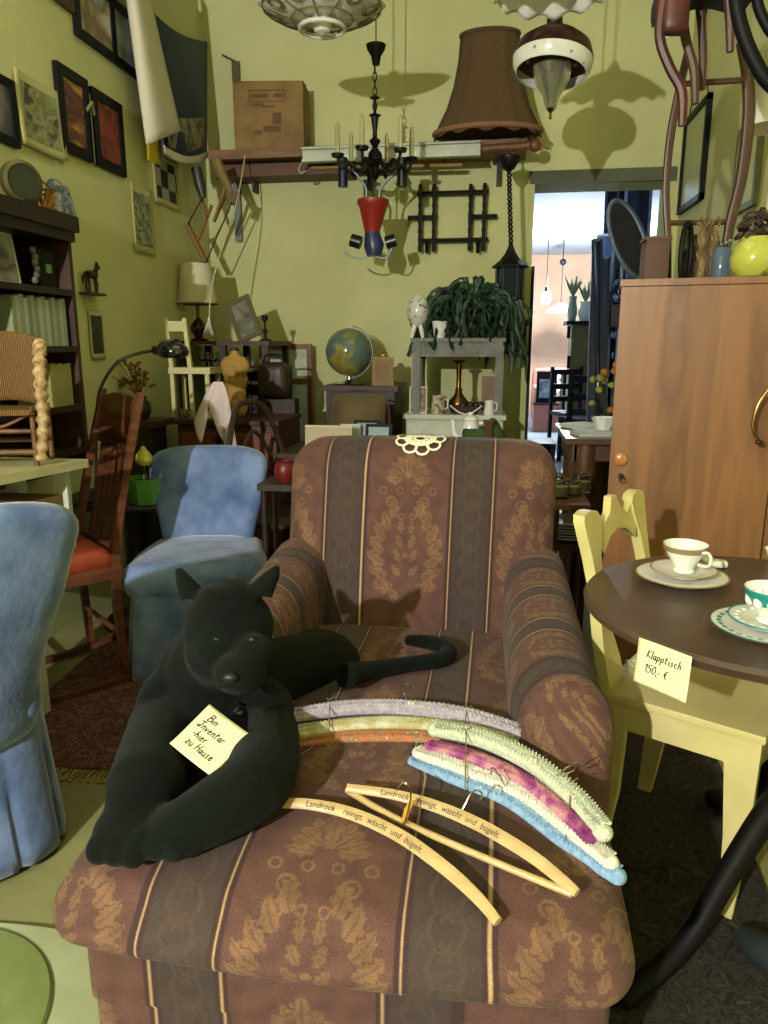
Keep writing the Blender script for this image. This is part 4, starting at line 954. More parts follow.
# little white chair on the chest
c = at(184, 417, Y=3.62); c.z = zc
t = thing('white_chair', 'small cream painted chair standing on the reddish chest', 'chair', (c.x+.05, 3.66, zc), .0)
PW = mat('cream_chair_paint', (196, 190, 140), .6)
tp = at(178, 318, Y=3.6).z-zc
for x in (-.085, .012): obj('back_post', M().tube([(x, -.07, 0), (x, -.07, tp*.5), (x-.025, -.05, tp)], [.013, .014, .013], 4), PW, t)
for x in (-.085, .1): obj('leg', M().box((x, .07, tp*.24), (.02, .02, tp*.48)), PW, t)
obj('leg', M().box((.1, -.07, tp*.24), (.02, .02, tp*.48)), PW, t)
obj('crest_rail', M().box((-.06, -.05, tp*.92), (.11, .014, .05)), PW, t); obj('back_rail', M().box((-.05, -.06, tp*.66), (.10, .014, .035)), PW, t)
obj('seat', M().box((.01, 0, tp*.48), (.22, .17, .03)), PW, t)
# mannequin torso
c = at(236, 419, Y=3.58)
t = thing('dress_form', 'small ochre linen dress form torso on the reddish chest', 'mannequin', (c.x, 3.6, zc))
m = M(); m.ell((0, 0, .26), (.078, .048, .055)); m.ell((0, 0, .19), (.062, .045, .07)); m.ell((0, 0, .12), (.052, .042, .07)); m.ell((-.03, -.028, .235), (.03, .026, .03)); m.ell((.03, -.028, .235), (.03, .026, .03)); m.ell((0, 0, .06), (.058, .045, .06))
m.tube([(0, 0, .27), (0, 0, .34)], [.026, .022], 12); m.tube([(-.055, 0, .28), (.055, 0, .28)], .028, 12)
b_ = blob(m, .008, 4); obj('torso', b_, mat('ochre_linen', (168, 132, 66), .85, col2=(146, 112, 54), scale=30), t); obj('base', M().lathe([(0, 0), (.05, 0), (.05, .012), (0, .02)], n=20), DARKWOOD, t)
obj('neck_cap', M().lathe([(0, .352), (.022, .345), (.022, .335), (0, .33)], n=16), DARKWOOD, t)
# draped cloth over a small easel
c = at(224, 440, Y=3.3); zl = c.z-.05
t = thing('folding_easel', 'dark folding frame holding the draped pale cloth', 'easel', (c.x, 3.3, 0))
ez = at(224, 384, Y=3.3).z
for dx in (-.11, .11): obj('leg', M().tube([(dx, -.02, 0), (0, 0, ez)], .012, 6), BLACKWOOD, t)
obj('leg', M().tube([(0, .16, 0), (0, 0, ez)], .012, 6), BLACKWOOD, t); obj('crossbar', M().box((0, -.012, ez*.75), (.09, .012, .02)), BLACKWOOD, t)
def cl(u, v):
    a = (u-.5)*2; L_ = [.17, .30, .10, .26, .36][min(4, int(u*4.99))]*(1-(u*4.99 % 1))+[.17, .30, .10, .26, .36, .36][min(5, int(u*4.99)+1)]*(u*4.99 % 1)
    x = a*(.02+.085*v**.7)-.02*v; z = ez+.012-v*L_*.9-.03*abs(a)*v
    return Vector((x, -.035-.03*abs(math.sin(u*9.5))*v-.01*v, z))
tag(obj('draped_cloth', M().grid(cl, 24, 20), mat('pale_pink_cloth', (206, 190, 190), .85), None, (c.x, 3.3, 0), sol=.003), 'crumpled pale cloth draped over the dark folding frame', 'cloth')
# tall dark console at the wall with things on it
zt2 = at(225, 341, Y=4.05).z; xa, xb = at(160, 345, Y=4.05).x, at(270, 345, Y=4.05).x; xa = max(xa, -1.79)
t = thing('tall_console', 'tall dark open console against the back wall in the left corner', 'console', ((xa+xb)/2, 4.25, 0))
obj('top_board', M().bbox(xa, xb, 4.03, 4.5, zt2-.025, zt2), DARKWOOD, t, wld=True)
for x in (xa+.03, (xa+xb)/2, xb-.03):
    for y_ in (4.06, 4.46): obj('leg', M().bbox(x-.018, x+.018, y_-.018, y_+.018, 0, zt2-.025), BLACKWOOD, t, wld=True)
zsf = at(225, 368, Y=4.05).z
for z in (zsf, .55): obj('shelf', M().bbox(xa, xb, 4.05, 4.48, z-.02, z), BLACKWOOD, t, wld=True)
obj('back_panel', M().bbox(xa, xb, 4.475, 4.485, .1, zsf), BLACKWOOD, t, wld=True)
for i, px in enumerate((205, 211, 217, 223, 229)):
    c = at(px, 366, Y=4.15); m = M().lathe([(0, 0), (.02, 0), (.004, .008), (.004, .03), (.02, .045), (.022, .085), (.02, .085), (.018, .047), (0, .035)], n=16)
    tag(obj('wine_glass', m, GLASS, None, (c.x, 4.12, zsf)), 'clear glass on the console shelf behind the little cream chair', 'glass', 'glasses on the console shelf')
for i, px in enumerate((180, 186, 192)):
    m = M().lathe([(0, 0), (.014, 0), (.016, .05), (.014, .05), (.012, .004), (0, .004)], n=14); c = at(px, 415, Y=3.56)
    tag(obj('small_glass', m, GLASS, None, (c.x, 3.53, zc)), 'tiny glass standing on the chest under the little cream chair', 'glass', 'tiny glasses on the chest')
c = at(196, 338, Y=4.15)
t = thing('table_lamp', 'table lamp with a cream shade on the tall console', 'lamp', (c.x, 4.2, zt2))
k = sc(4.1)
obj('base', M().lathe([(0, 0), (.045, 0), (.05, .012), (.02, .02), (.045, .05), (.05, .075), (.03, .11), (.01, .13), (.01, .2), (0, .2)], n=28), BRASS, t)
zb = at(195, 304, Y=4.2).z-zt2; zh = at(195, 264, Y=4.2).z-zt2
obj('lamp_shade', M().lathe([(20*k, zb), (20.5*k, zb+.005), (15*k, zh), (14.7*k, zh), (19.7*k, zb+.006)], n=40), mat('cream_shade', (206, 200, 168), .85), t)
obj('shade_ring', M().tube([(20.5*k*math.cos(q), 20.5*k*math.sin(q), zb) for q in [2*PI*i/32 for i in range(32)]], .004, 6, closed=True), mat('shade_trim', (90, 80, 50), .8), t)
obj('stem', M().cyl((0, 0, .2), (0, 0, zh-.02), .004).cyl((-14.7*k, 0, zh-.01), (14.7*k, 0, zh-.01), .002), BRASS, t)
c = at(248, 338, Y=4.12)
framed('framed_picture', 'grey framed picture leaning askew on the tall console', .15, .235, (c.x+.02, 4.12, zt2+.012), -.35, mat('grey_brown_frame', (92, 84, 56), .5), ramp_mat('grey_art', [(130, 134, 116), (100, 100, 84), (60, 60, 48)], 12), .025, .015, tilt=-.1).rotation_euler = (-.1, -.38, -.1)
def candlestick(label, loc, h, material):
    m = M().lathe([(0, 0), (.035, 0), (.036, .006), (.012, .014), (.007, .03), (.014, h*.4), (.006, h*.5), (.006, h*.75), (.016, h*.82), (.018, h*.97), (.012, h), (.012, h*.9), (0, h*.88)], n=20)
    t = thing('candlestick', label, 'candlestick', loc); obj('stem', m, material, t); obj('drip_pan', M().lathe([(.01, h*.8), (.022, h*.82), (.022, h*.83), (.01, h*.82)], n=20), material, t); return t
c = at(267, 338, Y=4.15); candlestick('black candlestick on the tall console right of the askew picture', (c.x, 4.12, zt2), .14, IRON)
# dark bag on chest, folding screen, bentwood chair
xq0, xq1 = at(246, 405, Y=3.75).x, at(285, 405, Y=3.75).x; zq = at(270, 402, Y=3.75).z
t = thing('dark_cupboard', 'low dark cupboard right of the reddish chest', 'cupboard', ((xq0+xq1)/2, 4.0, 0))
obj('carcass', M().bbox(xq0, xq1, 3.935, 4.03, 0, zq), BLACKWOOD, t, wld=True); obj('door', M().bbox(xq0+.02, xq1-.02, 3.925, 3.935, .1, zq-.05), DARKWOOD, t, wld=True)
c = at(268, 400, Y=3.85)
t = thing('leather_bag', 'dark rounded leather bag on the low dark cupboard', 'bag', (c.x, 3.97, zq))
m = M(); m.rbox((0, 0, .10), (.17, .11, .2), .05, (10, 8, 10), lambda p: (p.x*(1.05-.6*max(0, p.z-.12)), p.y, p.z)); obj('body', m, mat('dark_leather', (42, 28, 24), .45, col2=(60, 40, 32), scale=8), t)
obj('handle', M().tube([(-.05, 0, .19), (-.04, 0, .235), (.04, 0, .235), (.05, 0, .19)], .006, 8, smooth=4), BLACKP, t)
c = at(298, 400, Y=4.55); xs0, xs1 = at(262, 400, Y=4.6).x, at(313, 400, Y=4.6).x; zt3 = at(300, 344, Y=4.6).z; zm = at(300, 381, Y=4.6).z
t = thing('folding_screen', 'brown framed screen with pale panels standing at the back wall', 'screen', ((xs0+xs1)/2, 4.6, 0))
m = M().bbox(xs0, xs0+.03, 4.58, 4.61, 0, zt3).bbox(xs1-.03, xs1, 4.58, 4.61, 0, zt3)
for z in (zt3-.015, zm, .1): m.bbox(xs0+.03, xs1-.03, 4.58, 4.61, z-.015, z+.015)
obj('frame', m, BROWNWOOD, t, wld=True, smooth=False)
obj('panel', M().bbox(xs0+.03, xs1-.03, 4.59, 4.6, zm, zt3-.02), mat('upper_panel', (182, 190, 166), .7, col2=(130, 136, 110), scale=14, lo=.55, hi=.8), t, wld=True)
obj('panel', M().bbox(xs0+.03, xs1-.03, 4.59, 4.6, .1, zm), mat('lower_panel', (176, 192, 190), .5), t, wld=True)
def bentwood(label, loc, rz, s=1, hgt=.9):
    t = thing('bentwood_chair', label, 'chair', loc, rz); W_ = mat('bent_wood', (54, 36, 24), .45, col2=(40, 26, 18), scale=6)
    obj('seat', M().lathe([(0, .43), (.19, .43), (.2, .44), (.2, .455), (.18, .465), (0, .458)], n=36), W_, t)
    pts = [(-.17, .12, .0), (-.17, .13, .45), (-.18, .18, .7), (-.1, .21, hgt-.04), (0, .22, hgt), (.1, .21, hgt-.04), (.18, .18, .7), (.17, .13, .45), (.17, .12, 0)]
    obj('back_hoop', M().tube(pts, .013, 8, smooth=6), W_, t)
    obj('inner_hoop', M().tube([(-.09, .14, .46), (-.10, .18, .68), (0, .2, hgt-.13), (.10, .18, .68), (.09, .14, .46)], .009, 8, smooth=6), W_, t)
    for sx in (-1, 1): obj('leg', M().tube([(sx*.14, -.13, .44), (sx*.17, -.17, 0)], [.016, .011], 8), W_, t)
    obj('ring_stretcher', M().tube([(.14*math.cos(q), .14*math.sin(q), .22) for q in [2*PI*i/24 for i in range(24)]], .008, 6, closed=True), W_, t); return t
c = at(285, 403, Y=3.2); bentwood('dark bentwood chair with a hoop back left of the armchair', (at(287, 430, Y=3.14).x, 3.14, 0), 1.15, hgt=at(285, 403, Y=3.2).z)
c = at(285, 466, Y=2.75); t = thing('red_pot', 'red pot peeking out between the blue chair and the armchair', 'pot', (c.x, 2.75, c.z-.06))
obj('pot', M().lathe([(0, 0), (.03, 0), (.042, .03), (.04, .06), (.03, .075), (.034, .08), (.03, .08), (.03, .03), (0, .01)], n=24), mat('red_glaze', (104, 26, 20), .4), t)
zp = c.z-.06
t = thing('low_stool', 'small dark stool carrying the red pot', 'stool', (c.x, 2.76, 0)); obj('seat', M().bbox(-.09, .09, -.09, .09, zp-.025, zp), BLACKWOOD, t)
for sx in (-1, 1):
    for sy in (-1, 1): obj('leg', M().cyl((sx*.07, sy*.07, 0), (sx*.07, sy*.07, zp-.025), .012), BLACKWOOD, t)
# ------------------------------------------------------------------ poster, scissor lamp, cord
t = thing('hanging_poster', 'large dark blue poster with white reverse curling off the wall in the corner', 'poster', at(180, 100, X=-1.74))
BLUEP = ramp_mat('blue_poster_print', [(14, 28, 58), (20, 40, 78), (12, 24, 50), (80, 100, 116)], 3, (1, 1, .6), lo=.3, hi=.85)
def po(u, v):
    px = 207-u*(60-16*v); yt = 42-36*u+8*math.sin(PI*u); py = yt+v*(153+10*math.sin(PI*(1-u)*.9)-2*u-yt); return at(px, py, X=-1.765+.05*math.sin(PI*u*.9)+.02*v)
obj('printed_side', M().grid(po, 14, 22), BLUEP, t, wld=True, sol=.002)
def pw(u, v):
    xl = 118+28*v; xr = 140+41*max(v, 0)**1.1; px = xl+(xr-xl)*u; py = -60+v*(205-14*u); return at(px, py, X=-1.70+.05*math.sin(PI*u)-.03*(1-v))
obj('white_reverse', M().grid(pw, 14, 22), mat('poster_white', (214, 208, 190), .8), t, wld=True, sol=.002)
obj('lower_image', M().grid(lambda u, v: at(168+u*36, 118+v*(28+6*math.sin(PI*u)), X=-1.70+.0*v), 10, 4), ramp_mat('poster_lower', [(120, 120, 100), (80, 70, 60), (150, 150, 130), (90, 50, 40)], 8), t, wld=True, sol=.002)
obj('white_margin', M().grid(lambda u, v: po(u, .955+.06*v)+Vector((.006, 0, 0)), 14, 3), mat('poster_white', (214, 208, 190), .8), t, wld=True, sol=.002)
tag(obj('yellow_paper', M().grid(lambda u, v: at(147+u*14, 140+v*(20+6*u), X=-1.78+.01*u), 4, 4), mat('yellow_sheet', (196, 176, 30), .7), wld=True, sol=.001), 'bright yellow paper corner under the curled poster', 'paper')
Y0 = 4.25; t = thing('scissor_lamp', 'wooden scissor arm wall lamp hanging beside the poster', 'lamp', at(205, 262, Y=Y0))
WS = mat('strut_wood', (120, 84, 44), .5)
for a, b, r_ in (((187, 224), (206, 262), .017), ((212, 205), (198, 240), .010), ((200, 195), (208, 218), .010), ((226, 185), (214, 222), .010)): obj('strut', M().tube([at(*a, Y=Y0), at(*b, Y=Y0)], r_, 6), WS, t, wld=True)
for a, b in (((202, 198), (188, 224)), ((206, 262), (232, 202)), ((215, 222), (226, 196))): obj('rod', M().tube([at(*a, Y=Y0-.03), at(*b, Y=Y0-.03)], .004, 6), BLACKP, t, wld=True)
obj('clamp', M().box(at(233, 198, Y=Y0), (.05, .04, .07), (0, .3, 0)), mat('clamp_brown', (90, 66, 36), .5), t, wld=True)
m = M(); q0, q1 = at(196, 168, Y=Y0), at(203, 198, Y=Y0); m.tube([q0, q0.lerp(q1, .6), q1], [.03, .032, .018], 10); obj('socket', m, mat('dark_socket', (44, 48, 48), .4), t, wld=True)
m = M().tube([at(216, 160, Y=Y0), at(222, 175, Y=Y0), at(232, 195, Y=Y0)], [.03, .028, .02], 8); obj('mount', m, mat('mount_ochre', (120, 104, 50), .6), t, wld=True)
a, b = at(232, 165, Y=4.6), at(235, 240, Y=4.6); tag(obj('grey_slat', M().bbox(a.x-.02, a.x+.02, 4.66, 4.69, b.z, a.z), mat('grey_metal', (110, 118, 116), .4), wld=True), 'narrow grey slat on the back wall right of the scissor lamp', 'slat')
t = thing('light_cord', 'pale cord with a tassel hanging in front of the table lamp', 'cord', at(205, 335, Y=3.95))
obj('cord', M().tube([at(246, 150, Y=4.45), at(236, 205, Y=4.2), at(214, 275, Y=4.0), at(209, 320, Y=3.95)], .004, 6, smooth=4), mat('cord_white', (190, 184, 140), .6), t, wld=True)
m = M()
for k in range(14): m.tube([at(209, 318, Y=3.95), at(203+k*.8, 334+random.uniform(-2, 2), Y=3.95+random.uniform(-.015, .015))], .002, 4)
m.ell(at(209, 319, Y=3.95), .009, n=8); obj('tassel', m, mat('tassel_white', (200, 200, 180), .7), t, wld=True)
m = M().box((0, 0, 0), (.045, .02, .10)).cyl((0, 0, .05), (-.08, 0, .09), .006)
tag(obj('wall_fitting', m, mat('fitting', (80, 78, 40), .5), None, at(236, 71, Y=4.68)), 'small dark fitting on the back wall above the cardboard box', 'fitting')

# ------------------------------------------------------------------ shelf board on the back wall
xa, xb = at(208, 150, Y=4.42).x, at(527, 145, Y=4.42).x; zsb = at(370, 144, Y=4.42).z
xa = max(xa, -1.80)
SB = mat('shelf_brown', (128, 94, 60), .55, col2=(104, 74, 46), scale=5, stretch=(1, 8, 8))
t = thing('shelf_board', 'long brown shelf board across the back wall', 'shelf', ((xa+xb)/2, 4.55, zsb))
obj('board', M().bbox(xa, xb, 4.42, 4.7, zsb-.05, zsb), SB, t, wld=True)
obj('batten', M().bbox(xa, xb-1.0, 4.5, 4.7, zsb-.13, zsb-.062), mat('batten_brown', (92, 58, 38), .6), t, wld=True)
for x in (xa+.2, (xa+xb)/2, xb-.15): obj('bracket', M().box((x, 4.66, zsb-.12), (.02, .07, .14)), IRON, t, wld=True)
xr0, xr1 = at(301, 157, Y=4.36).x, at(480, 157, Y=4.36).x; zr = zsb-.055
t = thing('curtain_rail', 'white curtain rail fixed along the front of the shelf board', 'curtain rail', ((xr0+xr1)/2, 4.39, zr))
obj('rail', M().bbox(xr0, xr1, 4.395, 4.42, zr-.035, zr+.04).bbox(xr0, xr1, 4.37, 4.395, zr+.03, zr+.04).bbox(xr0, xr1, 4.37, 4.395, zr-.035, zr-.025), WHITEP, t, wld=True)
obj('end_hook', M().tube([(xr0+.01, 4.39, zr-.03), (xr0-.02, 4.39, zr-.06), (xr0-.01, 4.39, zr-.09), (xr0+.02, 4.39, zr-.08)], .005, 6, smooth=3), CHROME, t, wld=True)
t = thing('brown_rod', 'brown curtain rod end right of the white rail', 'curtain rod', (xb-.05, 4.39, zr)); obj('rod', M().cyl((xr1+.01, 4.39, zr+.0), (xb+.02, 4.39, zr+.01), .022), BROWNWOOD, t, wld=True)
obj('finial', M().ell((xb+.04, 4.39, zr+.01), .035), BROWNWOOD, t, wld=True)
t = thing('thin_rod', 'thin ochre rod hanging below the white curtain rail', 'rod', (xr0+.5, 4.5, zr-.07)); a = at(312, 168, Y=4.5); b = at(462, 165, Y=4.5)
obj('rod', M().cyl(a, b, .012), mat('ochre_rod', (140, 116, 50), .5), t, wld=True); obj('holder', M().cyl(a+Vector((.1, 0, 0)), a+Vector((.1, .02, .11)), .006).cyl(b+Vector((-.1, 0, 0)), b+Vector((-.1, .02, .11)), .006), IRON, t, wld=True)
# cardboard box
c = at(271, 144, Y=4.5); k = sc(4.5)*.98
t = thing('cardboard_box', 'brown cardboard box with faded printing on the shelf board', 'box', (c.x, 4.55, zsb), .06)
CB = mat('cardboard', (142, 114, 70), .85, col2=(122, 96, 58), scale=8); hb = 59*k
m = M(); m.rbox((0, 0, hb/2), (68*k, .22, hb), .006, (4, 4, 4)); obj('carton', m, CB, t)
obj('lid_flap', M().box((0, -.05, hb+.003), (68*k, .11, .005), (.04, .02, 0)), CB, t)
m = M()
for (x0, x1, z0, z1) in ((-.11, .10, hb*.86, hb*.875), (-.11, .10, hb*.70, hb*.71), (-.11, -.105, hb*.7, hb*.87), (.095, .10, hb*.7, hb*.87)): m.bbox(x0, x1, -.1125, -.1105, z0, z1)
for (x, z, ww, hh) in ((-.05, .79, .10, .02), (.06, .79, .05, .02), (-.06, .66, .07, .012), (.0, .63, .08, .008), (.05, .45, .05, .06), (.02, .3, .10, .03), (-.06, .25, .04, .02)): m.box((x, -.1115, hb*z), (ww, .002, hh))
obj('faded_print', m, mat('faded_brown_ink', (104, 72, 50), .85), t)
# big brown fabric lampshade
c = at(487, 140, Y=4.38); k = 4.38/FPX*.97
t = thing('fabric_lampshade', 'large brown bell shaped fabric lampshade standing on the shelf board', 'lampshade', (c.x, 4.38, zsb))
BR = mat('brown_fabric', (92, 70, 42), .9, col2=(72, 54, 32), scale=40, stretch=(8, 8, 1)); H_ = 85*k
pr = [(50*k, 0), (46*k, H_*.1), (38*k, H_*.28), (32*k, H_*.5), (28*k, H_*.75), (27*k, H_*.93), (26*k, H_)]
vs = []; fs = []; n = 72
m = M()
for (r_, z) in pr:
    for j in range(n): q = 2*PI*j/n; rr = r_*(1+.025*math.cos(q*12)); vs.append((rr*math.cos(q)*.98, rr*math.sin(q)*.6, z-(.012*(1+math.cos(q*12)) if z == 0 else 0)+.012))
for i in range(len(pr)-1):
    for j in range(n): fs.append((i*n+j, i*n+(j+1) % n, (i+1)*n+(j+1) % n, (i+1)*n+j))
m.add(vs, fs); obj('shade', m, BR, t, sol=.004)
obj('lower_trim', M().tube([(50.5*k*math.cos(q)*.98, 50.5*k*math.sin(q)*.6, .02) for q in [2*PI*i/48 for i in range(48)]], .014, 8, closed=True), mat('trim_pinkish', (130, 92, 66), .8), t)
obj('upper_trim', M().tube([(26.5*k*math.cos(q), 26.5*k*math.sin(q)*.6, H_+.006) for q in [2*PI*i/48 for i in range(48)]], .010, 8, closed=True), BR, t)

# ------------------------------------------------------------------ hanging lamps
def cord_up(t, p, name='cord'): obj(name, M().cyl(p, Vector((p.x, p.y, 3.5)), .003, n=6), IRON, t, wld=True)
# iron candle chandelier
Yc = 4.05; k = Yc/FPX*.95; top = at(376, 45, Y=Yc); hub = at(375, 160, Y=Yc)
t = thing('iron_chandelier', 'black wrought iron candle chandelier hanging before the back wall', 'chandelier', hub)
cord_up(t, top); obj('canopy', M().lathe([(.0, 0), (.05, 0), (.045, -.02), (.025, -.05), (.018, -.09), (0, -.09)], top, 20), IRON, t, wld=True)
m = M(); zz = top.z-.09; i = 0
while zz > hub.z+.12:
    ax = (1, 0) if i % 2 else (0, 1)
    m.tube([(hub.x+ax[0]*.010*math.cos(q), hub.y+ax[1]*.010*math.cos(q), zz-.018+.022*math.sin(q)) for q in [2*PI*j/10 for j in range(10)]], .003, 5, closed=True); zz -= .034; i += 1
obj('chain', m, IRON, t, wld=True)
z0 = hub.z
obj('stem', M().lathe([(0, -.10), (.015, -.09), (.03, -.06), (.018, -.03), (.04, 0), (.035, .03), (.012, .06), (.03, .09), (.008, .11), (.02, .2), (.032, .21), (.008, .22), (.008, .28), (.028, .29), (.006, .30), (0, .3)], hub, 18), IRON, t, wld=True)
for j in range(6):
    q = 2*PI*j/6+.35; d = Vector((math.cos(q), math.sin(q), 0)); R_ = 37*k
    obj('arm', M().tube([hub+d*.03, hub+d*.08+Vector((0, 0, -.05)), hub+d*.14+Vector((0, 0, -.02)), hub+d*R_*.9+Vector((0, 0, -.05)), hub+d*R_+Vector((0, 0, .0))], .008, 6, smooth=4), IRON, t, wld=True)
    a = obj('candle_cup', M().lathe([(.012, 0), (.03, .005), (.034, .02), (.02, .018), (0, .015)], hub+d*R_, 14), IRON, t, wld=True)
    obj('candle', M().lathe([(0, .018), (.012, .018), (.012, .11), (.009, .115), (.012, .135), (.008, .16), (0, .175)], hub+d*R_-t.location, 12), mat('candle_ivory', (176, 170, 120), .5), t)
# red and blue hanging lamp fitting
Yr = 4.15; t = thing('red_blue_fitting', 'red and blue metal light fitting hanging below the iron chandelier', 'light fitting', at(373, 258, Y=Yr))
f = lambda x, y, dy=0: at(x, y, Y=Yr+dy)
obj('red_cone', M().tube([f(373, 200), f(373, 204), f(373, 207), f(372, 236)], [.085, .085, .075, .035], 24), mat('red_enamel', (140, 36, 26), .4), t, wld=True)
obj('blue_hub', M().tube([f(372, 232), f(374, 246), f(374, 256)], [.04, .055, .04], 16), mat('blue_enamel', (40, 50, 92), .35), t, wld=True)
obj('arm', M().tube([f(366, 200), f(366, 188), f(358, 176), f(352, 170)], .007, 6, smooth=4), mat('dull_steel', (90, 96, 100), .4, metal=.7), t, wld=True)
obj('arm', M().tube([f(379, 200), f(381, 188), f(392, 176), f(398, 170)], .007, 6, smooth=4), mat('dull_steel', (90, 96, 100), .4, metal=.7), t, wld=True)
for px in (343, 402):
    obj('sleeve', M().cyl(f(px, 158), f(px, 187), .026, n=14), mat('navy_sleeve', (22, 24, 58), .4) if px == 343 else BLACKP, t, wld=True)
obj('spreader', M().cyl(f(343, 172), f(402, 170), .006), IRON, t, wld=True)
for s, px in ((-1, 356), (1, 391)):
    obj('side_cup', M().cyl(f(px-5*s, 243), f(px+5*s, 240), .034, n=14), BLACKP, t, wld=True)
    obj('hook_arm', M().tube([f(374, 256), f(374+s*12, 258), f(374+s*18, 248)] if s > 0 else [f(372, 254), f(364, 258), f(352, 257), f(344, 252)], .0045, 6, smooth=4), mat('dull_steel', (90, 96, 100), .4, metal=.7), t, wld=True)
obj('suspension', M().cyl(f(373, 170), f(373, 182), .01).cyl(f(373, 182), f(373, 200), .004), IRON, t, wld=True)
# wide glass ceiling lamp with wire scrolls
Yg = 3.4; k = Yg/FPX*.93; c = at(322, 14, Y=Yg)
t = thing('scalloped_glass_lamp', 'wide white glass ceiling lamp with dark wire scrolls at the top', 'ceiling lamp', c)
n = 96; pr = [(57, 8), (59, 6), (52, 3), (38, -1), (20, -3.5), (4, -4)]
GZ = lambda r: np.interp(r, [4, 20, 38, 52, 59], [-4, -3.5, -1, 3, 6])*k*1.3-.008; vs = []; fs = []
for (r_, z) in pr:
    for j in range(n): q = 2*PI*j/n; e_ = 1+.05*abs(math.sin(q*8))*(r_/59)**3; vs.append((r_*k*e_*math.cos(q), r_*k*e_*math.sin(q), z*k*1.3))
for i in range(len(pr)-1):
    for j in range(n): fs.append((i*n+j, i*n+(j+1) % n, (i+1)*n+(j+1) % n, (i+1)*n+j))
MILK = mat('milk_glass', (236, 238, 230), .2, coat=.5)
obj('glass_shade', M().add(vs, fs), MILK, t, sol=.004)
m = M()
for j in range(10):
    q = 2*PI*j/10; cx, cy = 48*k*math.cos(q), 48*k*math.sin(q)
    for rr in (.036, .024): m.tube([(cx+rr*math.cos(a)*1.0, cy+rr*math.sin(a), float(GZ(math.hypot(cx+rr*math.cos(a), cy+rr*math.sin(a))/k))) for a in [2*PI*i/16 for i in range(16)]], .0035, 5, closed=True)
for rr in (30, 58): m.tube([(rr*k*math.cos(a), rr*k*math.sin(a), float(GZ(rr))) for a in [2*PI*i/48 for i in range(48)]], .003, 5, closed=True)
for j in range(10): q = 2*PI*(j+.5)/10; m.tube([(r_*k*math.cos(q), r_*k*math.sin(q), float(GZ(r_))) for r_ in (8, 20, 38, 52, 58)], .003, 5)
obj('wire_scrolls', m, mat('rusty_wire', (120, 116, 84), .5, metal=.2), t)
obj('white_ring', M().tube([(22*k*math.cos(a), 22*k*math.sin(a), -.055) for a in [2*PI*i/40 for i in range(40)]], .009, 8, closed=True), PORC, t)
obj('bulb_socket', M().lathe([(0, -.08), (.03, -.07), (.042, -.05), (.04, .0), (.02, .08), (0, .08)], n=20), PORC, t); cord_up(t, c+Vector((0, 0, .06)))
# pendant lamp with brown dome and white glass
c = at(553, 58, Y=Yg); k = Yg/FPX*.95
t = thing('domed_pendant_lamp', 'antique pendant lamp with brown openwork dome and white glass rim', 'pendant lamp', c)
R_ = 37*k
E_ = Euler((-.16, .10, 0)).to_matrix().to_4x4()
m = M().lathe([(.02, .10), (.05, .098), (.10, .08), (.145, .045), (R_, 0), (R_, -.012), (R_*.97, -.012), (.14, .036), (.09, .07), (.02, .088)], n=56, mtx=E_); obj('dome', m, mat('brown_dome', (84, 50, 36), .4, metal=.4, col2=(50, 30, 24), scale=30), t)
obj('white_rim', M().lathe([(R_*1.0, -.012), (R_*.97, -.04), (R_*.88, -.062), (R_*.86, -.062), (R_*.94, -.04), (R_*.96, -.012)], n=56, mtx=E_), mat('rim_glass', (228, 230, 222), .15, coat=.6, col2=(150, 140, 126), scale=40, lo=.64, hi=.68), t)
sp = None
for j in range(16):
    q = 2*PI*j/16; p_ = E_ @ Vector((R_*.86*math.cos(q), R_*.86*math.sin(q), .03))
    if sp is None: sp = obj('stud', M().ell((0, 0, 0), (.009, .009, .007), n=8), mat('pale_studs', (170, 160, 130), .4), t); sp.location = p_
    else: s2_ = sp.copy(); SC.collection.objects.link(s2_); s2_.parent = t; s2_.location = p_
obj('glass_bowl', M().lathe([(R_*.5, -.03), (R_*.42, -.09), (.035, -.14), (.02, -.19), (.016, -.19), (.03, -.138), (R_*.38, -.09), (R_*.46, -.03)], n=40), mat('smoky_glass', (190, 190, 170), .05, trans=.85), t)
obj('finial', M().lathe([(0, -.23), (.006, -.225), (.005, -.205), (.012, -.195), (.02, -.185), (0, -.18)], n=14), BRASS, t)
obj('stem', M().lathe([(0, .19), (.014, .19), (.014, .17), (.03, .16), (.034, .10), (0, .09)], n=18), BLACKP, t); cord_up(t, c+Vector((0, 0, .18)))
c = at(552, -20, Y=3.1); k = 3.1/FPX
t = thing('ruffled_glass_shade', 'white ruffled glass lampshade at the top edge above the domed pendant', 'lampshade', c)
vs = []; fs = []; n = 96; pr = [(50, -10), (47, -7), (34, 4), (20, 12), (6, 16)]
for (r_, z) in pr:
    for j in range(n): q = 2*PI*j/n; vs.append((r_*k*math.cos(q), r_*k*math.sin(q), (z+2.5*math.sin(q*12)*(r_/50)**2)*k))
for i in range(len(pr)-1):
    for j in range(n): fs.append((i*n+j, i*n+(j+1) % n, (i+1)*n+(j+1) % n, (i+1)*n+j))
obj('shade', M().add(vs, fs), MILK, t, sol=.004); obj('socket', M().lathe([(0, .02), (.02, .02), (.03, .06), (.015, .1), (0, .1)], n=16), BLACKP, t); cord_up(t, c+Vector((0, 0, .09)))
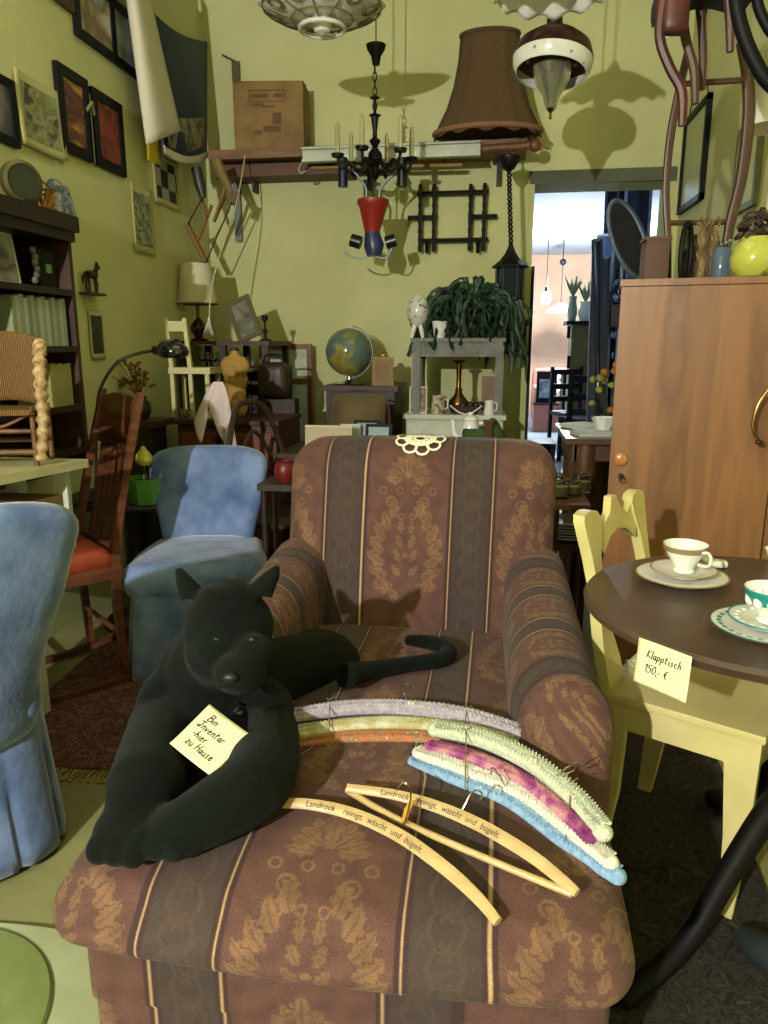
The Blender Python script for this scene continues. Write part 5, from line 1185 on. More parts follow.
# black lantern on a twisted chain
Yl = 4.3; c = at(509, 300, Y=Yl); k = Yl/FPX*.97
t = thing('hanging_lantern', 'black metal lantern with a peaked roof hanging on a twisted chain', 'lantern', c)
H_ = 30*k
m = M()
for j in range(6): q = 2*PI*j/6; m.cyl((13*k*math.cos(q), 13*k*math.sin(q), 0), (13*k*math.cos(q), 13*k*math.sin(q), H_), .006, n=6)
obj('cage', m, IRON, t); obj('roof', M().lathe([(18*k, H_), (17*k, H_+.01), (10*k, H_+7*k), (5*k, H_+14*k), (2*k, H_+21*k), (0, H_+22*k)], n=6), IRON, t, smooth=False)
obj('floor_plate', M().lathe([(0, -.02), (.03, -.015), (14*k, 0), (14*k, .01), (0, .01)], n=6), IRON, t, smooth=False)
obj('glass_panes', M().lathe([(12*k, .01), (12*k, H_)], n=6), mat('dark_pane', (50, 60, 66), .08, trans=.5), t)
obj('inner_candle', M().cyl((0, 0, .01), (0, 0, .09), .016), mat('candle_ivory', (176, 170, 120), .5), t)
tb_ = at(509, 165, Y=Yl)-c; zt_ = H_+21*k; m = M(); n = 60
for s in (0, PI): m.tube([(.009*math.cos(i*.9+s)+tb_.x*i/n, .009*math.sin(i*.9+s), zt_+(tb_.z-zt_)*i/n) for i in range(n+1)], .006, 5)
obj('twisted_chain', m, IRON, t); obj('ceiling_rose', M().lathe([(0, -.05), (.03, -.03), (.06, .02), (.06, .03), (0, .05)], (tb_.x, 0, tb_.z+.01), 20), IRON, t)
obj('hanger_rod', M().tube([(tb_.x, 0, tb_.z+.05), (tb_.x+.02, .1, tb_.z+.1), (tb_.x+.03, .36, tb_.z+.1)], .008, 6), CHROME, t)
# black turned wood wall rack
Yw = 4.64; t = thing('bamboo_wall_rack', 'black turned wood rack without shelves on the back wall', 'wall rack', at(452, 252, Y=Yw)); m = lambda: M()
for px, a, b in ((420.5, 184, 252), (434.5, 184, 252), (471, 184, 251), (485, 183, 251), (427, 240, 253), (478, 240, 253)):
    p0, p1 = at(px, a, Y=Yw), at(px, b, Y=Yw); p1.x = p0.x; n = 16
    mm = M().tube([p0.lerp(p1, i/n) for i in range(n+1)], [.014 if i % 2 else .010 for i in range(n+1)], 8); obj('upright', mm, mat('ebonised', (18, 18, 20), .35), t, wld=True)
for x0, x1_, y_ in ((417, 488, 194), (419, 488, 241), (408, 437, 218), (468, 497, 217)):
    p0, p1 = at(x0, y_, Y=Yw+.02), at(x1_, y_, Y=Yw+.02); p1.z = p0.z; obj('crosspiece', M().tube([p0, p1], .014, 8), mat('ebonised', (18, 18, 20), .35), t, wld=True)
# ------------------------------------------------------------------ white cabinet with the grey stand, right of centre at the back wall
zc = at(453, 415, Y=4.1).z; xa, xb = at(403, 418, Y=4.1).x, at(506, 418, Y=4.1).x
xb = min(xb, DOORX0-.045)
t = thing('white_cabinet', 'low white painted cabinet at the back wall beside the doorway', 'cabinet', ((xa+xb)/2, 4.3, 0))
obj('carcass', M().bbox(xa+.015, xb-.015, 4.12, 4.5, .05, zc-.025), WHITEP, t, wld=True, smooth=False)
obj('top_board', M().bbox(xa, xb, 4.1, 4.52, zc-.025, zc), WHITEP, t, wld=True)
for s in (0, 1):
    x0 = xa+.03+s*(xb-xa-.06)/2; x1_ = x0+(xb-xa-.06)/2-.008
    d = obj('door', M().bbox(x0, x1_, 4.108, 4.12, .1, zc-.05).bbox(x0+.03, x1_-.03, 4.104, 4.108, .13, zc-.08), WHITEP, t, wld=True)
    obj('knob', M().ell((x1_-.03 if s == 0 else x0+.03, 4.10-0, zc-.25), .011, n=10), BRASS, d, wld=True)
zs_ = at(457, 338, Y=4.15).z; xs0, xs1 = at(411, 340, Y=4.15).x, at(506, 340, Y=4.15).x; xs1 = min(xs1, DOORX0-.05)
t = thing('plant_stand', 'grey painted table frame standing on the white cabinet', 'stand', ((xs0+xs1)/2, 4.3, zc))
obj('top_board', M().bbox(xs0, xs1, 4.14, 4.46, zs_-.02, zs_), GREYP, t, wld=True)
obj('apron', M().bbox(xs0+.02, xs1-.02, 4.16, 4.175, zs_-.10, zs_-.02).bbox(xs0+.02, xs1-.02, 4.425, 4.44, zs_-.10, zs_-.02).bbox(xs0+.02, xs0+.035, 4.17, 4.43, zs_-.1, zs_-.02).bbox(xs1-.035, xs1-.02, 4.17, 4.43, zs_-.1, zs_-.02), GREYP, t, wld=True)
for x in (xs0+.03, xs1-.03):
    for y_ in (4.17, 4.43): obj('leg', M().bbox(x-.022, x+.022, y_-.02, y_+.02, zc, zs_-.02), GREYP, t, wld=True)
c = at(492, 413, Y=4.35); tag(obj('brown_board', M().box((0, 0, .10), (.10, .02, .2), (-.1, 0, 0)), BROWNWOOD, None, (at(490, 400, Y=4.36).x, 4.37, zc)), 'brown board leaning under the grey stand', 'board')
# Christmas cactus
c = at(470, 318, Y=4.28); zp = zs_
t = thing('cactus_plant', 'bushy dark green drooping plant on the grey stand', 'plant', (c.x, 4.28, zp))
obj('pot', M().lathe([(0, 0), (.07, 0), (.09, .11), (.095, .12), (.085, .12), (.065, .01), (0, .01)], n=28), mat('dark_pot', (36, 38, 34), .5), t)
rr = random.Random(4); m = M(); k = 4.28/FPX
for i in range(260):
    q = rr.uniform(0, 2*PI); out = rr.uniform(.2, 1)**.8; e_ = Vector((math.cos(q)*out*.33, math.sin(q)*out*.2, 0)); up_ = rr.uniform(.02, .20)*(1.2-out*.6); dr = rr.uniform(-.05, .20)*out
    if math.cos(q) > .3: dr += .07
    jt = lambda s_=.03: Vector((rr.uniform(-s_, s_), rr.uniform(-s_, s_)*.7, rr.uniform(-s_, s_)))
    pts = [Vector((0, 0, .10)), e_*.4+Vector((0, 0, .10+up_))+jt(), e_*.8+Vector((0, 0, .10+up_*.9))+jt(), e_+Vector((0, 0, .10+up_*.5-dr*.6))+jt(.04), e_*1.05+Vector((0, 0, .09-dr))+jt(.05)]
    if i % 3 == 0: pts = pts[:3]
    cen = M().tube(pts, .01, 3, smooth=3); kk = len(cen.v)//3; cs = [(cen.v[3*j]+cen.v[3*j+1]+cen.v[3*j+2])/3 for j in range(kk)]
    m.tube(cs, [.017 if j % 2 else .008 for j in range(kk)], 6, flat=(.95, .4))
o = obj('stems', m, mat('cactus_green', (22, 44, 30), .5, col2=(34, 62, 40), scale=20), t)
# white openwork vase
c = at(418, 336, Y=4.22)
t = thing('white_vase', 'white round vase with brown sprigs on little feet on the grey stand', 'vase', (c.x-.0, 4.21, zs_)); k = 4.22/FPX
obj('body', M().lathe([(0, 10*k), (5*k, 11*k), (10*k, 18*k), (11*k, 26*k), (9*k, 35*k), (4*k, 40*k), (3.6*k, 40*k), (8*k, 34*k), (0, 14*k)], n=32), mat('sprig_glaze', (206, 206, 196), .2, col2=(110, 84, 70), scale=38, lo=.56, hi=.62), t)
for j in range(4): q = PI/4+PI/2*j; obj('foot', M().tube([(4*k*math.cos(q), 4*k*math.sin(q), 12*k), (8*k*math.cos(q), 8*k*math.sin(q), 0)], [.014, .01], 8), PORC, t)
c = at(440, 336, Y=4.2); tag(obj('white_cup', M().lathe([(0, 0), (.03, 0), (.035, .03), (.045, .09), (.042, .09), (.03, .02), (0, .01)], n=24), PORC, None, (c.x, 4.18, zs_)), 'white cup on the grey stand under the drooping plant', 'cup')
# things under the stand
c = at(458, 412, Y=4.22)
t = thing('brass_vase', 'tall slender brass vase with a flared rim under the grey stand', 'vase', (c.x, 4.24, zc)); k = 4.22/FPX
obj('body', M().lathe([(0, 0), (7*k, 0), (8*k, 2*k), (10*k, 7*k), (9.5*k, 12*k), (5*k, 17*k), (2.6*k, 22*k), (2.4*k, 35*k), (3*k, 48*k), (7*k, 51*k), (6.4*k, 51.5*k), (2.4*k, 48*k), (0, 40*k)], n=32), BRASS, t)
obj('collar', M().lathe([(2.6*k, 21*k), (4*k, 22*k), (4*k, 23*k), (2.6*k, 24*k)], n=24), BRASS, t)
c = at(438, 413, Y=4.17); t = thing('flowered_mug', 'white mug with brown flowers left of the brass vase', 'mug', (c.x, 4.17, zc)); k = 4.17/FPX
obj('body', M().lathe([(0, 0), (6*k, 0), (6.6*k, 2*k), (6.6*k, 17*k), (7*k, 18*k), (6.2*k, 18*k), (6*k, 2*k), (0, 2*k)], n=24), mat('flower_glaze', (190, 184, 160), .3, col2=(120, 90, 60), scale=40, lo=.5, hi=.6), t)
obj('handle', M().tube([(6.3*k, 0, 14*k), (9.5*k, 0, 13*k), (9*k, 0, 6*k), (6.3*k, 0, 5*k)], .004, 6, smooth=4), PORC, t)
c = at(418, 413, Y=4.16); framed('postcard', 'upright postcard with faces on the white cabinet', .10, .15, (c.x, 4.16, zc), 0, PAPER, ramp_mat('postcard_art', [(170, 160, 130), (90, 60, 50), (150, 130, 110), (50, 40, 40)], 22), .008, .004, tilt=-.1)
c = at(466, 412, Y=4.13); t = thing('dark_basket', 'dark basket with a string of white beads on the white cabinet', 'basket', (c.x, 4.14, zc)); k = 4.13/FPX
obj('basket', M().lathe([(0, 0), (10*k, 0), (17*k, 9*k), (16*k, 9*k), (9*k, 1.5*k), (0, 1.5*k)], n=30, sy=.0+.35), mat('dark_wicker', (44, 30, 24), .6, col2=(70, 48, 36), scale=60, bump=.6), t)
m = M()
for j in range(22): u = j/21; m.ell(((-15+30*u)*k, -.045, (9-8*math.sin(PI*u))*k), .0055, n=8)
obj('beads', m, PORC, t)
m = M(); [m.ell((x*k, .0, (9+abs(math.sin(x)))*k), (.022, .02, .018), n=10) for x in (-3, 4, 10, 14)]; obj('dark_fruit', m, mat('dark_berries', (34, 24, 24), .3), t)
c = at(489, 413, Y=4.15); t = thing('small_jug', 'small white jug at the right end of the white cabinet', 'jug', (min(c.x, xb-.04), 4.14, zc)); k = 4.15/FPX
obj('body', M().lathe([(0, 0), (5*k, 0), (5.5*k, 3*k), (4*k, 10*k), (4.6*k, 14*k), (4*k, 14*k), (3.4*k, 10*k), (0, 2*k)], n=24), PORC, t); obj('handle', M().tube([(4*k, 0, 12*k), (7.5*k, 0, 11*k), (7*k, 0, 5*k), (5*k, 0, 4*k)], .004, 6, smooth=4), PORC, t)
# ------------------------------------------------------------------ dark cabinet with the globe
zg = at(362, 386, Y=4.2).z; xa, xb = at(325, 386, Y=4.2).x, at(394, 386, Y=4.2).x
t = thing('dark_cabinet', 'dark wooden cabinet under the globe', 'cabinet', ((xa+xb)/2, 4.4, 0))
obj('carcass', M().bbox(xa, xb, 4.22, 4.6, .05, zg-.03), BLACKWOOD, t, wld=True, smooth=False); obj('top_board', M().bbox(xa-.02, xb+.02, 4.2, 4.62, zg-.03, zg), DARKWOOD, t, wld=True)
for s in (0, 1): x0 = xa+.02+s*(xb-xa-.04)/2; obj('door', M().bbox(x0, x0+(xb-xa-.05)/2, 4.208, 4.22, .08, zg-.06), DARKWOOD, t, wld=True)
for x in (xa+.03, xb-.03): obj('foot', M().bbox(x-.025, x+.025, 4.24, 4.29, 0, .05), BLACKWOOD, t, wld=True)
c = at(349, 352, Y=4.32); k = 4.32/FPX*.97; R_ = 24*k
t = thing('globe', 'terrestrial globe on a chrome stand on the dark cabinet', 'globe', (c.x, 4.32, zg))
zc_ = max(c.z-zg, R_+.03)
OC = ramp_mat('globe_map', [(86, 104, 100), (92, 112, 106), (100, 116, 96), (150, 140, 70), (140, 116, 60)], 9, rough=.12, detail=8, lo=.35, hi=.68)
obj('sphere', M().ell((0, 0, zc_), R_, n=48), OC, t); obj('base', M().lathe([(0, 0), (.085, 0), (.09, .008), (.05, .016), (.015, .03), (.012, .05), (0, .05)], n=32), CHROME, t)
obj('meridian', M().tube([((R_+.012)*math.sin(a)*.94, .0, zc_-(R_+.012)*math.cos(a)) for a in [PI*i/20*.95 for i in range(21)]], .004, 6), mat('dull_steel', (90, 96, 100), .4, metal=.7), t)
m = M(); [m.tube([((R_+.001)*math.cos(l)*math.cos(a), (R_+.001)*math.cos(l)*math.sin(a), zc_+(R_+.001)*math.sin(l)) for a in [2*PI*i/48 for i in range(48)]], .0009, 4, closed=True) for l in (-.5, 0, .5)]; obj('latitude_lines', m, mat('map_line', (90, 90, 60), .5), t)
c = at(381, 385, Y=4.25); t = framed('ornate_frame', 'small ornate gilt photo frame right of the globe', .115, .155, (c.x+.01, 4.25, zg), 0, mat('ornate_gilt', (92, 72, 44), .5, metal=.4), mat('tan_photo', (140, 110, 70), .7, col2=(120, 90, 60), scale=10), .02, .012, tilt=-.08)
m = M()
for j in range(30):
    u = j/30*4; s = int(u); f_ = u-s; x, z = [(-.057+.115*f_, .155), (.057, .155-.155*f_), (.057-.115*f_, 0.008), (-.057, .155*f_)][s]; m.ell((x, -.006, z), (.009, .006, .009), n=8)
m.ell((0, -.006, .17), (.02, .006, .014), n=10); obj('leaf_border', m, GOLD, t)
# long low table hidden behind the armchair, carrying the teapot, boards, cushion
LZ = .70
t = thing('low_table', 'low table just behind the armchair carrying coffee pot, cushion and boards', 'table', (-.35, 3.6, 0))
obj('tabletop', M().bbox(-1.02, .06, 3.35, 3.85, LZ-.03, LZ), DARKWOOD, t, wld=True)
for x in (-.98, .02):
    for y_ in (3.39, 3.81): obj('leg', M().bbox(x-.022, x+.022, y_-.02, y_+.02, 0, LZ-.03), DARKWOOD, t, wld=True)
k = 3.5/FPX
c = at(470, 443, Y=3.45); ht = (at(470, 413, Y=3.45).z-LZ)
t = thing('coffee_pot', 'white porcelain coffee pot behind the armchair back', 'coffee pot', (c.x, 3.45, LZ))
obj('body', M().lathe([(0, 0), (.05, 0), (.056, .02), (.058, ht*.3), (.045, ht*.6), (.032, ht*.8), (.034, ht*.83), (0, ht*.85)], n=32), PORC, t)
obj('lid', M().lathe([(.035, ht*.84), (.03, ht*.9), (.01, ht*.95), (.014, ht*.98), (.008, ht*1.02), (0, ht*1.02)], n=24), PORC, t)
obj('spout', M().tube([(-.045, 0, ht*.35), (-.075, 0, ht*.5), (-.08, 0, ht*.75), (-.09, 0, ht*.82)], [.016, .012, .009, .008], 10, smooth=3), PORC, t)
obj('handle', M().tube([(.04, 0, ht*.75), (.085, 0, ht*.75), (.085, 0, ht*.4), (.055, 0, ht*.25)], .007, 8, smooth=4), PORC, t)
c = at(484, 443, Y=3.4); ht = at(484, 420, Y=3.4).z-LZ; tag(obj('amber_glass', M().lathe([(0, 0), (.025, 0), (.032, ht*.5), (.02, ht*.8), (.03, ht), (.027, ht), (.017, ht*.8), (.028, ht*.5), (0, .01)], n=20), mat('amber', (150, 120, 80), .08, trans=.7), None, (c.x+.02, 3.4, LZ)), 'patterned amber glass right of the coffee pot', 'glass')
c = at(455, 443, Y=3.42); 
m = M(); m.rbox((0, 0, .07), (.2, .14, .14), .05, (12, 10, 6), lambda p: (p.x, p.y, p.z*(1+.25*math.sin(p.x*40)*math.cos(p.y*30))))
tag(obj('green_cloth', m, mat('moss_cloth', (50, 76, 34), .9, col2=(34, 54, 24), scale=12), None, (min(at(508, 440, Y=3.4).x, -.05)-.0, 3.45, LZ)), 'crumpled moss green cloth right of the coffee pot', 'cloth')
c = at(358, 430, Y=3.75); zt4 = at(358, 394, Y=3.78).z
t = thing('brown_cushion', 'brown cushion leaning below the globe', 'cushion', (c.x, 3.76, LZ), rot=(-.15, 0, 0)); hh = (zt4-LZ)
m = M(); m.rbox((0, 0, hh/2), (.27, .10, hh), .045, (14, 6, 12), lambda p: (p.x*(1+.06*abs(p.z/hh-.5)*2), p.y*(1-.5*abs(p.x/.135)**3), p.z)); obj('cover', m, mat('brown_velvet', (98, 84, 54), .9, col2=(80, 68, 44), scale=8, sheen=.3), t)
obj('piping', M().tube([(x*.128, 0, hh/2+z*hh*.47) for x, z in ((-1, -1), (1, -1), (1, 1), (-1, 1))], .004, 6, closed=True, smooth=6), mat('piping_brown', (80, 56, 32), .8), t)
for (px0, px1, y0_, yy, col, lab, til, dpt) in ((305, 352, 425, 3.46, (186, 170, 140), 'pinkish pale board propped behind the left of the armchair back', -.1, .012), (340, 360, 424, 3.58, (150, 164, 160), 'pale blue grey board leaning beside the pinkish board', -.2, .01)):
    x0, x1_ = at(px0, 435, Y=yy).x, at(px1, 435, Y=yy).x; hz = at(px0, y0_, Y=yy).z-LZ
    t = thing('artist_board', lab, 'board', ((x0+x1_)/2, yy, LZ), rot=(til, 0, 0)); obj('board', M().box((0, 0, hz/2), (x1_-x0, dpt, hz)), mat('board_%d' % px0, col, .7), t); obj('edge_strip', M().box((0, -dpt/2-.001, hz-.006), (x1_-x0, .003, .010)), PAPER, t)
for i, (px, lab) in enumerate(((366, 'left one of two dark framed pictures leaning below the cushion'), (378, 'right one of two dark framed pictures leaning below the cushion'))):
    yy = 3.62-.05*i; hz = at(px, 420+4*i, Y=yy).z-LZ; framed('framed_picture', lab, .13, max(hz, .08), (at(px, 430, Y=yy).x, yy, LZ), .0, BF, mat('pale_blue_art', (120, 140, 150), .4), .014, .012, tilt=-.3)

# ------------------------------------------------------------------ wardrobe
WY = 2.5; wx0 = at(622, 280, Y=WY).x; wz = at(690, 279, Y=WY).z; wxs = at(757, 520, Y=WY).x; wx1 = wx0+2*(wxs-wx0)-.02
t = thing('wardrobe', 'brown wooden wardrobe with a round knob at the right', 'wardrobe', (wx0, WY, 0), math.radians(-9.3))
WV = ramp_mat('wardrobe_veneer', [(116, 76, 42), (136, 92, 52), (124, 84, 46), (104, 68, 36), (132, 88, 50)], 2.2, (3.4, 3, .32), rough=.42, detail=8, dist=1.2, lo=.3, hi=.7)
obj('carcass', M().bbox(wx0, wx1, WY, WY+.56, .06, wz-.02), WV, t, wld=True, smooth=False)
obj('top_board', M().bbox(wx0-.004, wx1+.004, WY-.012, WY+.57, wz-.02, wz), WV, t, wld=True, smooth=False)
obj('plinth', M().bbox(wx0+.01, wx1-.01, WY+.02, WY+.55, 0, .06), DARKWOOD, t, wld=True)
for s in (0, 1):
    a, b = (wx0+.004, wxs-.002) if s == 0 else (wxs+.002, wx1-.004)
    d = obj('door', M().bbox(a, b, WY-.02, WY-.001, .08, wz-.024), WV, t, wld=True, smooth=False)
    if s == 0:
        kp = at(622, 459, Y=WY-.03)
        mm = M().lathe([(0, .022), (.012, .022), (.02, .018), (.022, .010), (.012, .004), (.008, 0), (0, 0)], n=28, mtx=Matrix.Translation((kp.x, WY-.02, kp.z)) @ Euler((PI/2, 0, 0)).to_matrix().to_4x4()); obj('knob', mm, mat('turned_knob', (170, 112, 60), .3, coat=.4), d, wld=True)
        kp = at(622, 476, Y=WY-.02); mm = M().lathe([(0, 0), (.010, 0), (.010, .003), (0, .003)], n=16, mtx=Matrix.Translation((kp.x, WY-.02, kp.z)) @ Euler((PI/2, 0, 0)).to_matrix().to_4x4())
        mm.tube([(kp.x, WY-.024, kp.z+.004), (kp.x, WY-.05, kp.z+.004)], .003, 6).tube([(kp.x+.008*math.cos(q)+.004, WY-.052, kp.z-.006+.01*math.sin(q)) for q in [2*PI*i/12 for i in range(12)]], .002, 5, closed=True); obj('keyhole', mm, mat('aged_iron', (60, 44, 30), .5, metal=.6), d, wld=True)
t = thing('walking_cane', 'curved metal handle hanging on the wardrobe at the right edge', 'cane', at(770, 388, Y=WY-.16))
p = [at(775, 380, Y=WY-.16), at(768, 390, Y=WY-.16), at(758, 405, Y=WY-.16), at(753, 425, Y=WY-.16), at(756, 438, Y=WY-.16)]; obj('handle', M().tube(p, .005, 8, smooth=5), BRASS, t, wld=True); obj('ferrule', M().ell(at(759, 442, Y=WY-.16), (.012, .01, .008)), mat('dark_bronze', (70, 44, 28), .3, metal=.6), t, wld=True)
# on the wardrobe
def top(px, Y): c = at(px, 276, Y=Y); return Vector((c.x, Y, wz))
p = top(653, 2.72); k = 2.72/FPX; t = thing('wooden_box', 'small reddish wooden box at the left corner on top of the wardrobe', 'box', (p.x, p.y, wz))
m = M(); m.rbox((0, 0, 19*k), (21*k, .1, 38*k), .004, (2, 2, 2)); obj('body', m, mat('dull_red_wood', (84, 56, 44), .5), t); obj('lid', M().box((0, 0, 39*k), (23*k, .106, 3*k)), mat('dull_red_wood', (84, 56, 44), .5), t)
p = top(684, 2.66); k = 2.66/FPX; t = thing('oval_picture', 'black oval picture frame standing on the wardrobe beside the driftwood', 'frame', (p.x, p.y, wz), rz=1.0)
obj('rim', M().tube([(12*k*math.cos(q), 0, 26*k+26*k*math.sin(q)) for q in [2*PI*i/40 for i in range(40)]], .009, 8, closed=True), BF, t); obj('glass', M().lathe([(0, 0), (11.5*k, 0)], n=36, mtx=Matrix.Translation((0, .0, 26*k)) @ Euler((PI/2, 0, 0)).to_matrix().to_4x4() @ Matrix.Diagonal((1, 25/11.5, 1, 1))), mat('dark_mirror', (60, 64, 60), .1, metal=.8), t)
p = top(700, 2.75); t = thing('driftwood', 'bundle of pale bark pieces standing on the wardrobe', 'bark', (p.x, p.y, wz)); k = 2.75/FPX
rr = random.Random(9); BK = [mat('bark_a', (140, 120, 76), .9, col2=(110, 88, 56), scale=20, bump=1, bscale=60), mat('bark_b', (112, 92, 70), .9, col2=(84, 66, 50), scale=20, bump=1, bscale=60)]
for i, (dx, h_) in enumerate(((-12, 34), (-6, 44), (0, 50), (5, 56), (10, 46), (14, 38))):
    n = 8; obj('bark_piece', M().tube([(dx*k+rr.uniform(-.006, .006), rr.uniform(-.008, .008)+.01*(i % 2), h_*k*j/n) for j in range(n+1)], [3.6*k*rr.uniform(.7, 1.2) for j in range(n+1)], 8), BK[i % 2], t)
m = M()
for j in range(10): q = j*.7; m.tube([(4*k, 0, 46*k), (4*k+8*k*math.cos(q), 8*k*math.sin(q), (50+4*(j % 3))*k), (4*k+10*k*math.cos(q+.4), 6*k*math.sin(q), (53+3*(j % 2))*k)], .004, 5)
obj('curled_shavings', m, BK[0], t)
p = top(720, 2.72); t = thing('blue_glass_jar', 'blue glass jar with silvery contents behind the chair legs on the wardrobe', 'jar', (p.x, p.y, wz))
obj('jar', M().lathe([(0, 0), (7*k, 0), (8*k, 2*k), (8*k, 28*k), (6*k, 31*k), (5*k, 31*k), (7*k, 27*k), (7*k, 2*k), (0, 2*k)], n=24), mat('blue_glass', (120, 144, 170), .1, trans=.5), t); m = M()
for j in range(8): m.ell((rr.uniform(-5, 5)*k, rr.uniform(-4, 4)*k, (31+rr.uniform(0, 5))*k), .008, n=8)
obj('silver_flakes', m, CHROME, t)
p = top(753, 2.6); k = 2.6/FPX; t = thing('yellow_pot', 'glossy yellow green pot with dark dried plant on the wardrobe', 'flower pot', (p.x, p.y, wz))
obj('saucer', M().lathe([(0, 0), (16*k, 0), (20*k, 3*k), (19*k, 3*k), (0, 1.5*k)], n=36), mat('brown_saucer', (60, 50, 36), .4), t)
obj('pot', M().lathe([(0, 2*k), (13*k, 2*k), (20*k, 11*k), (21*k, 20*k), (18*k, 30*k), (14*k, 35*k), (14.6*k, 37*k), (12.6*k, 37*k), (16*k, 29*k), (12*k, 5*k), (0, 5*k)], n=40), mat('yellow_glaze', (186, 190, 84), .12, coat=.6, col2=(120, 130, 50), scale=12, lo=.6, hi=.66), t)
m = M()
for j in range(70):
    q = rr.uniform(0, 2*PI); s = rr.uniform(.2, 1); m.ell((17*k*s*math.cos(q), 14*k*s*math.sin(q), (38+rr.uniform(0, 22)*(1.2-s*.5))*k), (.014, .012, .009), rot=(rr.uniform(0, 3), rr.uniform(0, 3), 0), n=6)
obj('dried_cones', m, mat('dark_cones', (44, 32, 26), .8, col2=(104, 90, 66), scale=60, lo=.5, hi=.65), t)
# chair frame without seat standing on the wardrobe
Yf = 2.84; f = lambda x, y, dy=0: at(x, y, Y=Yf+dy)
b_ = f(668, 277); dz = wz-b_.z
t = thing('seatless_chair', 'brown chair frame with two curved posts and two rungs standing on the wardrobe', 'chair', (f(705, 277).x, Yf, wz))
FW = mat('frame_wood', (84, 56, 40), .4, col2=(64, 42, 30), scale=6, stretch=(1, 1, .5))
up_ = Vector((0, 0, 0))
def post(pp, r_): 
    q = [f(x, y) for x, y in pp]; q[-1] = Vector((q[-1].x, q[-1].y, wz)); return M().tube(q, r_, 8, smooth=5, flat=(1, .75))
obj('post', post([(688, 52), (678, 96), (670, 140), (666, 190), (668, 240), (669, 277)], [.013, .014, .014, .013, .012, .011]), FW, t, wld=True)
obj('post', post([(741, 42), (748, 80), (748, 125), (741, 180), (730, 225), (721, 277)], [.017, .020, .021, .020, .018, .016]), FW, t, wld=True)
obj('rung', M().tube([f(680, 84), f(746, 80)], .010, 8), FW, t, wld=True); obj('rung', M().tube([f(668, 223), f(731, 222)], .009, 8), FW, t, wld=True)
# chairs hanging from the ceiling
Yh = 2.45; g = lambda x, y, dy=0: at(x, y, Y=Yh+dy)
t = thing('hanging_chair', 'reddish dark chair hanging from the ceiling with its legs pointing down', 'chair', g(700, 10))
RD = mat('dark_red_wood', (92, 34, 30), .45, col2=(60, 26, 26), scale=5); DK = mat('dim_brown_leg', (78, 48, 40), .5)
for pp, r_, mt in ((((664, 0), (660, 38), (670, 68), (682, 92), (682, 126)), .015, RD), (((680, 5), (686, 40), (694, 70), (695, 104)), .014, DK), (((700, 0), (702, 30), (703, 60), (702, 90)), .013, DK), (((728, -20), (730, 20), (730, 52)), .014, DK)):
    dy = {664: 0, 680: .10, 700: .2, 728: .06}[pp[0][0]]; obj('leg', M().tube([g(x, y, dy) for x, y in pp], [r_*1.3]+[r_]*(len(pp)-2)+[r_*.75], 8, smooth=4), mt, t, wld=True)
c = g(706, 4, .1); m = M(); m.rbox((c.x, c.y, c.z+.03), (.27, .28, .09), .02, (10, 10, 3), lambda p: (p.x, p.y, p.z-.10*max(0, (c.x+.03-p.x))+.05*math.cos((p.x-c.x)*10))); obj('seat', m, mat('navy_seat', (30, 24, 34), .7), t, wld=True)
m = M(); m.rbox((g(675, 18).x, g(675, 18).y, g(675, 14).z+.01), (.075, .05, .13), .02, (4, 4, 6)); obj('seat_rail', m, RD, t, wld=True)
obj('back_post', M().tube([g(664, 0), g(668, -60)], .016, 8), RD, t, wld=True); obj('back_post', M().tube([g(728, -20), g(728, -70)], .016, 8), RD, t, wld=True)
q = g(706, -16, .1); obj('hanging_cord', M().cyl(q, Vector((q.x, q.y, 3.5)), .004), IRON, t, wld=True)
t = thing('curved_chair', 'dark curved bentwood chair back hanging at the top right corner', 'chair', g(760, 30, -.15))
obj('hoop', M().tube([g(735, -40, -.15), g(736, 0, -.15), g(742, 30, -.15), g(753, 58, -.15), g(768, 82, -.15), g(790, 95, -.15), g(815, 80, -.15), g(830, 20, -.15)], .019, 10, smooth=5), BF, t, wld=True)
obj('inner_hoop', M().tube([g(757, -30, -.15), g(757, 0, -.15), g(765, 22, -.15), g(776, 35, -.15), g(795, 30, -.15), g(805, -10, -.15)], .014, 10, smooth=5), BF, t, wld=True)
q = g(760, -60, -.15); obj('hanging_cord', M().tube([g(735, -40, -.15), q, g(757, -30, -.15)], .01, 6), IRON, t, wld=True); obj('ceiling_cord', M().cyl(q, Vector((q.x, q.y, 3.5)), .004), IRON, t, wld=True)
# mirror on the right wall
RWX = 1.0
a, b = at(688, 112, X=RWX-.01), at(712, 92, X=RWX-.01); zb_ = at(712, 192, X=RWX-.01).z; zt5 = at(712, 92, X=RWX-.01).z
w_ = a.y-b.y; t = thing('wall_mirror', 'narrow black framed mirror hanging on the right wall', 'mirror', (RWX-.002, (a.y+b.y)/2, zb_), -PI/2)
m = M(); h_ = zt5-zb_
for (x0, x1_, z0, z1) in ((-w_/2, -w_/2+.03, 0, h_), (w_/2-.03, w_/2, 0, h_), (-w_/2, w_/2, 0, .03), (-w_/2, w_/2, h_-.03, h_)): m.bbox(x0, x1_, -.025, 0, z0, z1)
obj('frame', m, BF, t, smooth=False); obj('mirror_glass', M().bbox(-w_/2+.03, w_/2-.03, -.012, -.004, .03, h_-.03), mat('mirror_glass', (176, 180, 130), .5), t)  # matte pale glass colour stands in for the mirror's reflection
obj('hanging_wire', M().tube([(-w_/2+.05, -.01, h_), (0, -.02, h_+.25), (w_/2-.05, -.01, h_)], .003, 5).tube([(0, -.02, h_+.25), (0, -.01, h_+.5)], .004, 5), IRON, t)
